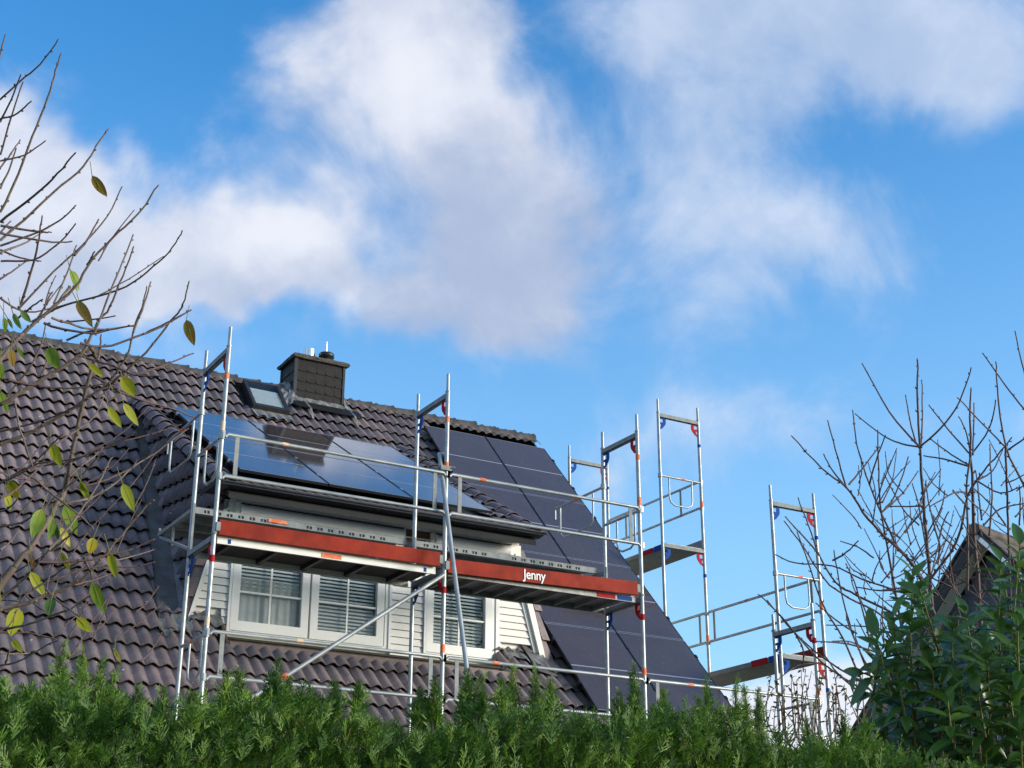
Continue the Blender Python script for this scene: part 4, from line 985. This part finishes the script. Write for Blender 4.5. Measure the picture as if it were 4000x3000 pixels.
# ------------------------------------------------------------------ traced branches
def T7(a, b): return (a*.7233, 100+b*.7233)
def Z1(a, b): return (a*.4822, 1200+b*.4822)
def CA_(a, b): return (a*.27125, 1700+b*.27125)
def CB_(a, b): return (a*.27125, 2150+b*.27125)
def Z8(a, b): return (3000+a*1.05485, 1250+b*1.05485)
def branch(mb, pts, d0, d1, ra, rb, n=6, buds=.06, bl=.006, sub=4):
    P_ = []
    for i, (x_, y_) in enumerate(pts): P_.append(at(x_, y_, d0+(d1-d0)*i/max(1, len(pts)-1)))
    Q = []                                   # Catmull-Rom
    for i in range(len(P_)-1):
        a, b, c, e = P_[max(i-1, 0)], P_[i], P_[i+1], P_[min(i+2, len(P_)-1)]
        for k in range(sub):
            t = k/sub; Q.append(.5*((2*b)+(c-a)*t+(2*a-5*b+4*c-e)*t*t+(3*b-a-3*c+e)*t**3))
    Q.append(P_[-1]); N_ = len(Q)
    Q = [q+Vector((random.gauss(0, 1), random.gauss(0, 1), random.gauss(0, 1)))*ra*.18 for q in Q]
    mb.tube(Q, [ra+(rb-ra)*i/(N_-1) for i in range(N_)], n)
    Ltot = sum((Q[i+1]-Q[i]).length for i in range(N_-1)); run = 0; nxt = buds*random.random(); sd_ = 1
    for i in range(N_-1):
        seg = Q[i+1]-Q[i]; run += seg.length
        while nxt < run:
            p = Q[i]; d = seg.normalized(); o = d.orthogonal().normalized(); o = (o*math.cos(nxt*91)+d.cross(o)*math.sin(nxt*91)); rr_ = ra+(rb-ra)*i/(N_-1)
            mb.tube([p, p+(o*.7+d*.6)*(bl*.6+rr_), p+(o*.6+d*.8)*(bl+rr_)], [rr_*.5+.0006, rr_*.55+.0012, .0006], 5)
            nxt += buds*random.uniform(.6, 1.4)
    mb.tube([Q[-1], Q[-1]+(Q[-1]-Q[-2]).normalized()*bl*.8], [rb*1.35, rb*.5], 5)
    return Q
base_l = at(-250, 2900, 4.0)
tree_l = tag(empty('cherry_tree', (base_l.x, base_l.y, GZ)), 'nearly bare cherry branches with a few yellow leaves at the left', 'tree')
bl_, bd_ = MB(), MB()
thick = [(T7, [(0, 1160), (130, 1050), (290, 900), (450, 760), (520, 650), (580, 565)], .0052, .0022), (T7, [(0, 1010), (75, 860), (175, 600), (255, 400), (300, 240), (330, 155)], .0055, .0024),
 (T7, [(130, 1659), (260, 1540), (400, 1420), (500, 1260), (640, 1120), (760, 1000), (850, 865)], .0060, .0024), (T7, [(100, 1530), (290, 1330), (440, 1190), (580, 1030), (655, 875)], .0045, .002),
 (T7, [(170, 1600), (350, 1510), (500, 1470), (680, 1410), (830, 1300), (930, 1200), (985, 1110)], .0045, .002),
 (Z1, [(-60, 1140), (280, 1000), (500, 880), (700, 740), (880, 630), (960, 570), (1180, 370), (1380, 120), (1470, 0), (1480, -25), (1530, -200)], .0078, .0022),
 (Z1, [(-50, 820), (250, 640), (560, 450), (680, 350), (740, 230), (800, 110), (890, 0), (990, -250), (1080, -480)], .0080, .0022),
 (Z1, [(-40, 480), (150, 250), (300, 110), (440, 0), (560, -160)], .0085, .0050), (Z1, [(-60, 430), (120, 280), (210, 200), (330, 60), (420, -120)], .0075, .003),
 (Z1, [(530, 1480), (560, 1330), (640, 930), (750, 470), (775, 400), (690, 270)], .0085, .0060),
 (Z1, [(880, 620), (1000, 440), (1050, 330), (1090, 150), (1150, 0), (1190, -160)], .0045, .002),
 (CA_, [(200, 1900), (400, 1659), (560, 1440), (700, 1200), (830, 980), (920, 800), (960, 560)], .0105, .0085),
 (CB_, [(-100, 870), (330, 780), (600, 670), (860, 580), (1060, 480), (1200, 400), (1340, 260), (1450, 150), (1560, 0), (1800, -280), (2090, -620), (2212, -730)], .0085, .0030),
 (CA_, [(830, 1010), (1150, 940), (1330, 890), (1600, 740), (1760, 600), (1950, 430), (2212, 270), (2500, 60), (2700, -90)], .0050, .002),
 (CA_, [(-100, 1330), (300, 1260), (500, 1130), (800, 890), (1050, 680), (1250, 500), (1360, 370), (1490, 260)], .0052, .002),
 (CA_, [(700, 1659), (1000, 1320), (1180, 1060), (1300, 890), (1430, 680), (1510, 510), (1605, 320)], .0048, .0022), (CB_, [(-80, 740), (250, 500), (420, 330), (560, 170), (700, 0)], .006, .004)]
thin = [(T7, [(0, 400), (110, 300), (215, 210), (315, 80)]), (T7, [(-10, 190), (0, 160), (25, 55)]), (T7, [(0, 520), (60, 400), (110, 270)]), (T7, [(0, 505), (90, 475), (165, 410)]), (T7, [(0, 700), (65, 480), (120, 310)]), (T7, [(0, 730), (130, 700), (240, 625)]), (T7, [(0, 770), (60, 690), (108, 620)]),
 (T7, [(0, 880), (45, 790), (85, 670)]), (T7, [(0, 1060), (190, 915), (310, 800), (405, 690)]), (T7, [(110, 1510), (180, 1290), (210, 1150), (225, 1035)]), (T7, [(0, 1080), (220, 1115), (270, 1115)]), (T7, [(0, 1120), (240, 1165), (380, 1168)]), (T7, [(0, 1190), (220, 1110), (345, 1035), (405, 975)]), (T7, [(0, 1225), (120, 1180), (225, 1120)]), (T7, [(0, 1270), (180, 1265), (300, 1190), (370, 1120), (405, 1075)]), (T7, [(0, 1120), (30, 1085), (55, 1060)]), (T7, [(0, 1210), (110, 1255), (215, 1272)]),
 (T7, [(400, 1240), (470, 1160), (530, 1050)]), (T7, [(290, 1500), (370, 1320), (410, 1190)]), (T7, [(510, 1659), (600, 1430), (660, 1280), (718, 1135)]), (T7, [(720, 1659), (780, 1500), (812, 1390)]), (T7, [(790, 1659), (900, 1605), (1025, 1540)]), (T7, [(0, 1370), (60, 1330), (140, 1275)]), (T7, [(0, 1470), (90, 1530), (190, 1545), (380, 1500)]), (T7, [(470, 1290), (490, 1260), (508, 1225)]), (T7, [(100, 1580), (180, 1510), (230, 1480)]), (T7, [(330, 1600), (480, 1590), (620, 1570)]), (T7, [(280, 1580), (500, 1640), (720, 1620)]),
 (Z1, [(0, 1010), (400, 900), (650, 780)]), (Z1, [(280, 1260), (500, 1080), (750, 900), (830, 740)]), (Z1, [(0, 1430), (260, 1280), (600, 1230), (820, 1150), (1080, 1020)]), (Z1, [(540, 270), (700, 200), (830, 190), (1080, 150)]), (Z1, [(350, 130), (520, 180), (760, 210), (900, 180), (1080, 150)]), (Z1, [(650, 290), (840, 320), (1100, 240), (1280, 170), (1380, 120), (1540, 25)]), (Z1, [(0, 570), (300, 640), (620, 655), (850, 620)]), (Z1, [(640, 390), (800, 440), (950, 490), (1100, 550), (1300, 560)]), (Z1, [(700, 530), (950, 660), (1100, 740), (1250, 780)]), (Z1, [(880, 640), (1000, 700), (1240, 780), (1400, 820), (1560, 890)]), (Z1, [(1000, 560), (1250, 500), (1400, 440), (1560, 375)]), (Z1, [(330, 560), (400, 400), (420, 330)]), (Z1, [(0, 790), (120, 640), (250, 470), (340, 280), (365, 150)]), (Z1, [(120, 760), (150, 940), (200, 1100), (260, 1270)]), (Z1, [(790, 430), (810, 340), (815, 230)]),
 (CA_, [(0, 690), (230, 590), (460, 440), (640, 250), (760, 120), (890, 0)]), (CA_, [(1050, 770), (1400, 690), (1700, 570), (1900, 460), (1970, 370)]), (CA_, [(1540, 1659), (1800, 1380), (1950, 1180)]), (CA_, [(480, 450), (800, 420), (1060, 370), (1300, 260), (1700, 110), (1900, 0)]), (CA_, [(340, 550), (520, 650), (780, 870), (950, 1000), (1200, 1200), (1340, 1340)]), (CA_, [(0, 1100), (130, 1050), (240, 930)]), (CA_, [(740, 1659), (900, 1530), (1050, 1400), (1160, 1270)]), (CA_, [(340, 30), (390, 240), (440, 350), (480, 400)]), (CA_, [(0, 530), (200, 610), (480, 650), (640, 650)]), (CA_, [(0, 900), (200, 810), (420, 610), (610, 440)]), (CA_, [(0, 1659), (180, 1500), (270, 1340)]), (CA_, [(1000, 590), (1200, 420), (1350, 310), (1480, 180)]),
 (CB_, [(0, 380), (150, 340), (330, 250), (500, 150), (740, 0)]), (CB_, [(370, 640), (600, 490), (900, 380), (1130, 300), (1400, 230), (1900, 240), (2212, 170)]), (CB_, [(560, 170), (900, 170), (1300, 130), (1560, 60), (1850, 0), (2212, -160)]), (CB_, [(1050, 500), (1300, 440), (1600, 340), (1800, 270)]), (CB_, [(0, 1140), (240, 1100), (450, 1050), (740, 940), (1000, 850), (1180, 730), (1290, 660)]), (CB_, [(0, 1180), (400, 1190), (650, 1240), (800, 1280)]), (CB_, [(0, 1659), (260, 1600), (480, 1480), (700, 1350), (830, 1300)]), (CB_, [(660, 560), (800, 700), (1000, 850), (1130, 950)]), (CB_, [(0, 720), (150, 720), (320, 755)]), (CB_, [(590, 430), (750, 380), (900, 270), (1080, 200), (1270, 60)]), (CB_, [(1210, 80), (1250, 200), (1300, 300), (1330, 420)]), (CB_, [(80, 1620), (110, 1540), (130, 1430)]), (CB_, [(0, 1480), (250, 1490), (420, 1480)]), (CB_, [(380, 650), (520, 790), (700, 910)]), (CB_, [(1560, 160), (1900, 90), (2212, -10)])]
for fn, pts, ra, rb in thick:
    d = random.uniform(3.75, 4.25); bl_ = MB(); branch(bl_, [fn(*p) for p in pts], d, d+random.uniform(-.25, .25), ra*.68, rb*.8, 8, .045, .006); bl_.build('branch', 'bark', tree_l)
for fn, pts in thin:
    d = random.uniform(3.6, 4.4); bd_ = MB(); branch(bd_, [fn(*p) for p in pts], d, d+random.uniform(-.15, .15), random.uniform(.0026, .0036), .0017, 6, .05, .006); bd_.build('twig', 'bark_dark' if random.random() < .6 else 'bark', tree_l)
for _ in range(34):
    x_, y_ = random.uniform(-20, 560), random.uniform(900, 2650); an = random.uniform(-1.25, -.25); l_ = random.uniform(120, 330)
    if x_+l_*math.cos(an) > 760: continue
    d = random.uniform(3.7, 4.5); bd_ = MB()
    branch(bd_, [(x_, y_), (x_+math.cos(an)*l_*.5+random.gauss(0, 10), y_+math.sin(an)*l_*.5+random.gauss(8, 8)), (x_+math.cos(an)*l_, y_+math.sin(an)*l_)], d, d+.05, .0022, .0013, 5, .04, .005); bd_.build('twig', 'bark_dark', tree_l)
# trunk outside the frame and limbs that lead in
tr = MB(); tb_ = Vector((base_l.x-.25, base_l.y+.1, GZ))
tops = [at(-20, 700, 4.0), at(-40, 1400, 4.0), at(-40, 1780, 4.0), at(-40, 2400, 4.0), at(54, 2215, 4.0)]
fork = Vector((tb_.x+.05, tb_.y, -3.9))
tr.tube([tb_, (tb_.x+.03, tb_.y, -4.7), fork], [.06, .05, .042], 10)
for t_ in tops:
    md = fork.lerp(t_, .5)+Vector((-.08, 0, .05)); tr.tube([fork, md, t_], [.026, .017, .010], 8)
tr.build('trunk', 'bark', tree_l)
cl = {}
def cleaf(fn, a, b, mat, wr=.42):
    p0, p1 = fn(*a), fn(*b); d = random.uniform(3.7, 4.1); A0, A1 = at(*p0, d), at(*p1, d+random.uniform(-.03, .03)); A1 = A0.lerp(A1, .92); L_ = (A1-A0).length
    me = leaf_mesh('leaf', L_, L_*wr, random.uniform(.15, .45), random.uniform(-.3, .4), nseg=7); me.materials.append(MT[mat])
    vd = (CAM-A0).normalized(); rollv = vd+Vector((random.gauss(0, .35), random.gauss(0, .35), random.gauss(0, .35)))
    lf = link(bpy.data.objects.new('leaf', me), tree_l, orient(A0, A1-A0, rollv))
    q = MB(); q.tube([A0-(A1-A0).normalized()*.024+Vector((random.gauss(0, .008), 0, .020)), A0, A0.lerp(A1, .95)], [.0009, .0011, .0005], 5); q.build('midrib', 'laurel_stem', lf)
Y_, LM, GR, BR, DKL, DRY = 'leaf_yellow', 'leaf_lime', 'leaf_green', 'leaf_brown', 'leaf_dark', 'leaf_dry'
for a in ((T7, (497, 808), (587, 945), BR, .36), (T7, (380, 1320), (437, 1440), GR, .5), (T7, (415, 1485), (508, 1632), BR, .36), (Z1, (1510, 100), (1572, 327), BR, .42), (Z1, (30, 80), (55, 222), GR, .36), (Z1, (60, 88), (112, 185), DKL, .3), (Z1, (105, 48), (178, 192), GR, .33), (Z1, (165, 30), (255, 135), DKL, .45), (Z1, (655, 0), (765, 172), BR, .36), (Z1, (395, 325), (480, 520), GR, .55), (Z1, (85, 340), (112, 502), BR, .5), (Z1, (140, 325), (207, 435), GR, .3), (Z1, (715, 450), (852, 572), LM, .33), (Z1, (985, 558), (1105, 735), LM, .52), (Z1, (875, 805), (992, 992), LM, .33), (Z1, (1000, 775), (1128, 982), LM, .33), (Z1, (5, 680), (72, 885), GR, .3), (Z1, (932, 728), (962, 822), DRY, .35),
 (CA_, (735, 110), (892, 495), LM, .42), (CA_, (140, 650), (275, 930), Y_, .6), (CA_, (70, 845), (190, 1105), LM, .5), (CA_, (600, 1060), (440, 1510), GR, .5), (CA_, (1160, 675), (1295, 905), LM, .42), (CA_, (1765, 695), (1948, 1140), LM, .36), (CA_, (930, 1005), (1125, 1475), GR, .42), (CA_, (770, 1185), (705, 1525), GR, .38), (CA_, (765, 1225), (850, 1530), DKL, .3), (CA_, (865, 1325), (1002, 1645), Y_, .38), (CA_, (1345, 1475), (1285, 1735), Y_, .72),
 (CB_, (435, 305), (668, 695), LM, .36), (CB_, (880, 15), (1012, 335), Y_, .3), (CB_, (1575, 10), (1685, 430), LM, .3), (CB_, (1322, 455), (1525, 965), GR, .34), (CB_, (745, 690), (690, 955), DKL, .62), (CB_, (235, 815), (150, 1280), LM, .66), (CB_, (175, 1285), (325, 1470), LM, .42), (CB_, (1105, 970), (1335, 1195), LM, .52), (CB_, (1190, 1425), (1290, 1700), Y_, .55), (CB_, (440, 60), (500, 300), DRY, .32), (CB_, (1650, 1430), (1740, 1620), Y_, .3), (CB_, (0, 640), (10, 780), Y_, .3), (Z1, (0, 450), (20, 600), GR, .4), (Z1, (650, 1410), (740, 1600), LM, .3)):
    cleaf(*a)

# right-hand tree
rb_ = at(3640, 2900, 8.6)
tree_r = tag(empty('fruit_tree', (rb_.x, rb_.y, GZ)), 'bare fruit tree with spurred upright branches behind the laurel', 'tree')
t1, t2 = MB(), MB()
big = [([(640, 1600), (620, 1250), (600, 950), (585, 800), (570, 600), (562, 470), (553, 300), (553, 150)], .020, .004), ([(620, 1100), (540, 910), (440, 810), (350, 710), (290, 620), (200, 550), (93, 435)], .016, .003), ([(600, 1000), (540, 910), (480, 840), (420, 715), (375, 610), (330, 460), (315, 340)], .013, .003), ([(520, 1300), (470, 1000), (440, 830), (420, 715), (410, 560), (407, 415)], .012, .003), ([(800, 1600), (785, 1100), (765, 800), (752, 500), (750, 260)], .026, .0035), ([(600, 960), (700, 820), (740, 650), (800, 560), (850, 500), (900, 440)], .012, .003),
       ([(990, 760), (948, 610), (880, 470), (850, 250), (845, 160)], .012, .003), ([(560, 1150), (470, 1090), (330, 1020), (250, 970), (190, 870), (150, 760), (112, 665)], .013, .003), ([(540, 1230), (430, 1100), (300, 1030), (210, 960), (130, 840), (65, 750)], .010, .003), ([(560, 1500), (480, 1470), (350, 1370), (200, 1270), (60, 1110), (-30, 1020)], .012, .003), ([(440, 1420), (350, 1340), (280, 1180), (200, 1050), (150, 900), (110, 790)], .011, .003), ([(430, 1400), (370, 1300), (310, 1150), (270, 1000), (245, 860)], .010, .003), ([(740, 1000), (740, 800), (735, 620), (752, 500)], .010, .005), ([(900, 1100), (890, 780), (885, 650), (880, 470)], .010, .005)]
small = [[(562, 470), (450, 340), (350, 165)], [(562, 470), (500, 460), (430, 430), (325, 350)], [(562, 470), (640, 400), (710, 300), (752, 180)], [(550, 460), (525, 370), (510, 280)], [(566, 460), (572, 340), (570, 225)], [(290, 620), (250, 480), (222, 375)], [(290, 620), (240, 560), (207, 500)], [(300, 610), (350, 550), (405, 475)], [(375, 610), (400, 520), (435, 430)], [(420, 715), (470, 650), (520, 510)], [(420, 715), (500, 640), (555, 560)], [(752, 500), (680, 420), (597, 318)], [(752, 500), (820, 400), (843, 300)], [(750, 495), (735, 420), (708, 360)], [(758, 500), (762, 400), (763, 310)], [(750, 540), (680, 500), (600, 440)], [(740, 540), (650, 515), (580, 505)], [(880, 470), (800, 390), (705, 290)], [(890, 480), (948, 440), (990, 400)], [(990, 370), (948, 330), (870, 230), (797, 125)], [(970, 290), (948, 190), (915, 45)],
         [(190, 870), (120, 790), (65, 730)], [(470, 1000), (350, 960), (240, 910), (100, 900), (30, 870)], [(380, 1200), (330, 1000), (290, 905)], [(420, 1280), (360, 1080), (330, 1010)], [(390, 880), (330, 840), (270, 820)], [(240, 890), (290, 860), (333, 818)], [(380, 1210), (385, 1100), (363, 1110)], [(350, 1340), (230, 1270), (100, 1160), (0, 1040)], [(330, 1160), (250, 1110), (180, 1050)], [(585, 800), (640, 700), (655, 635)], [(575, 690), (540, 690), (440, 690)], [(560, 760), (500, 700), (430, 570)], [(590, 880), (560, 700), (535, 610)], [(640, 850), (600, 700), (585, 600)], [(630, 900), (640, 780), (668, 710)], [(700, 850), (640, 790), (600, 700)], [(740, 640), (690, 640), (600, 690)], [(760, 600), (830, 560), (870, 480)], [(780, 600), (860, 640), (930, 620)], [(745, 700), (700, 650), (685, 630)], [(800, 760), (860, 700), (948, 680)], [(790, 740), (780, 640), (770, 560)], [(820, 800), (830, 660), (825, 560), (822, 465)], [(930, 760), (935, 680), (930, 615)], [(880, 760), (830, 690), (760, 620)], [(700, 1000), (620, 960), (540, 910)], [(660, 1050), (580, 990), (420, 1000)], [(600, 1060), (500, 1010), (400, 1000), (330, 990)], [(760, 900), (700, 930), (640, 940)], [(800, 940), (700, 980), (600, 1030)], [(460, 1180), (400, 1140), (220, 1130)], [(430, 1240), (300, 1200), (180, 1190)], [(480, 1320), (400, 1230), (330, 1110)], [(460, 1300), (330, 1200), (240, 1190)], [(550, 1330), (460, 1200), (420, 1120)], [(500, 1400), (380, 1300), (300, 1130), (290, 1090)], [(330, 1370), (260, 1310), (210, 1240)], [(100, 1160), (130, 1220), (130, 1300)], [(200, 1270), (110, 1280), (40, 1330)]]
for pts, ra, rb in big:
    t1 = MB(); d = random.uniform(8.2, 9.0); branch(t1, [Z8(*p) for p in pts], d, d+random.uniform(-.3, .3), ra*.62, rb*1.1, 8, .055, .018); t1.build('limb', 'bark_dark', tree_r)
for pts in small:
    t2 = MB(); d = random.uniform(8.1, 9.1); branch(t2, [Z8(*p) for p in pts], d, d+random.uniform(-.3, .3), .0058, .0034, 6, .09, .011); t2.build('twig', 'bark_dark', tree_r)
for _ in range(110):        # fine crossing growth low in the crown
    x_, y_ = random.uniform(330, 960), random.uniform(600, 1250); an = random.uniform(-2.6, -.5); l_ = random.uniform(60, 220)
    if y_-l_*.7 < 450: continue
    d = random.uniform(8.1, 9.2); pts = [(x_, y_), (x_+math.cos(an)*l_*.5+random.gauss(0, 8), y_+math.sin(an)*l_*.5), (x_+math.cos(an)*l_, y_+math.sin(an)*l_-random.uniform(0, 20))]
    t2 = MB(); branch(t2, [Z8(*p) for p in pts], d, d+random.uniform(-.2, .2), .0042, .0024, 5, .08, .010); t2.build('twig', 'bark_dark', tree_r)
m = MB(); hub = at(3650, 2900, 8.6); m.tube([(hub.x+.1, hub.y, GZ), (hub.x, hub.y, -4.3), hub], [.07, .055, .03], 10); hub2 = at(3840, 2920, 8.7); m.tube([(hub.x+.12, hub.y, GZ), (hub2.x, hub2.y, -4.2), hub2], [.06, .045, .028], 10)
m.tube([(hub.x+.05, hub.y, -4.6), at(3500, 2800, 8.6), at(3440, 2740, 8.6)], [.03, .02, .009], 8)
m.build('trunk', 'bark', tree_r)

# small russet shrub between hedge and scaffold
sp = at(3150, 2900, 7.2)
shrub = tag(empty('shrub', (sp.x, sp.y, GZ)), 'thin shrub with small russet leaves rising above the hedge at the scaffold foot', 'shrub')
ss, sl2 = MB(), MB(); lmv = leaf_mesh('leaf', .030, .013, .2, .4, nseg=3)
for _ in range(46):
    px = random.uniform(2880, 3420); py = random.uniform(2610, 2780) if px > 2990 else random.uniform(2700, 2800); d = random.uniform(6.8, 7.6)
    ss = MB(); Q = branch(ss, [(px+random.gauss(0, 60), 3000), (px+random.gauss(0, 25), (py+3000)/2), (px, py)], d, d, .0045, .0016, 5, .06, .004, 5); ss.build('stem', 'bark', shrub)
    for q in Q[6:]:
        for _k in range(2):
            if random.random() < .75:
                mw = orient(q, Vector((random.gauss(0, 1), random.gauss(0, 1), random.gauss(.2, .6))), Vector((random.gauss(0, .5), random.gauss(0, .5), 1))) @ Matrix.Scale(random.uniform(.7, 1.3), 4)
                sl2.add([mw @ v.co for v in lmv.vertices], [tuple(p.vertices) for p in lmv.polygons], True)
tag(sl2.build('foliage', 'shrubleaf', shrub), kind='stuff')
print('tiles', len(cand), 'laurel leaves', len(leaves), 'hedge faces', len(F_), 'dormer tiles', nd)
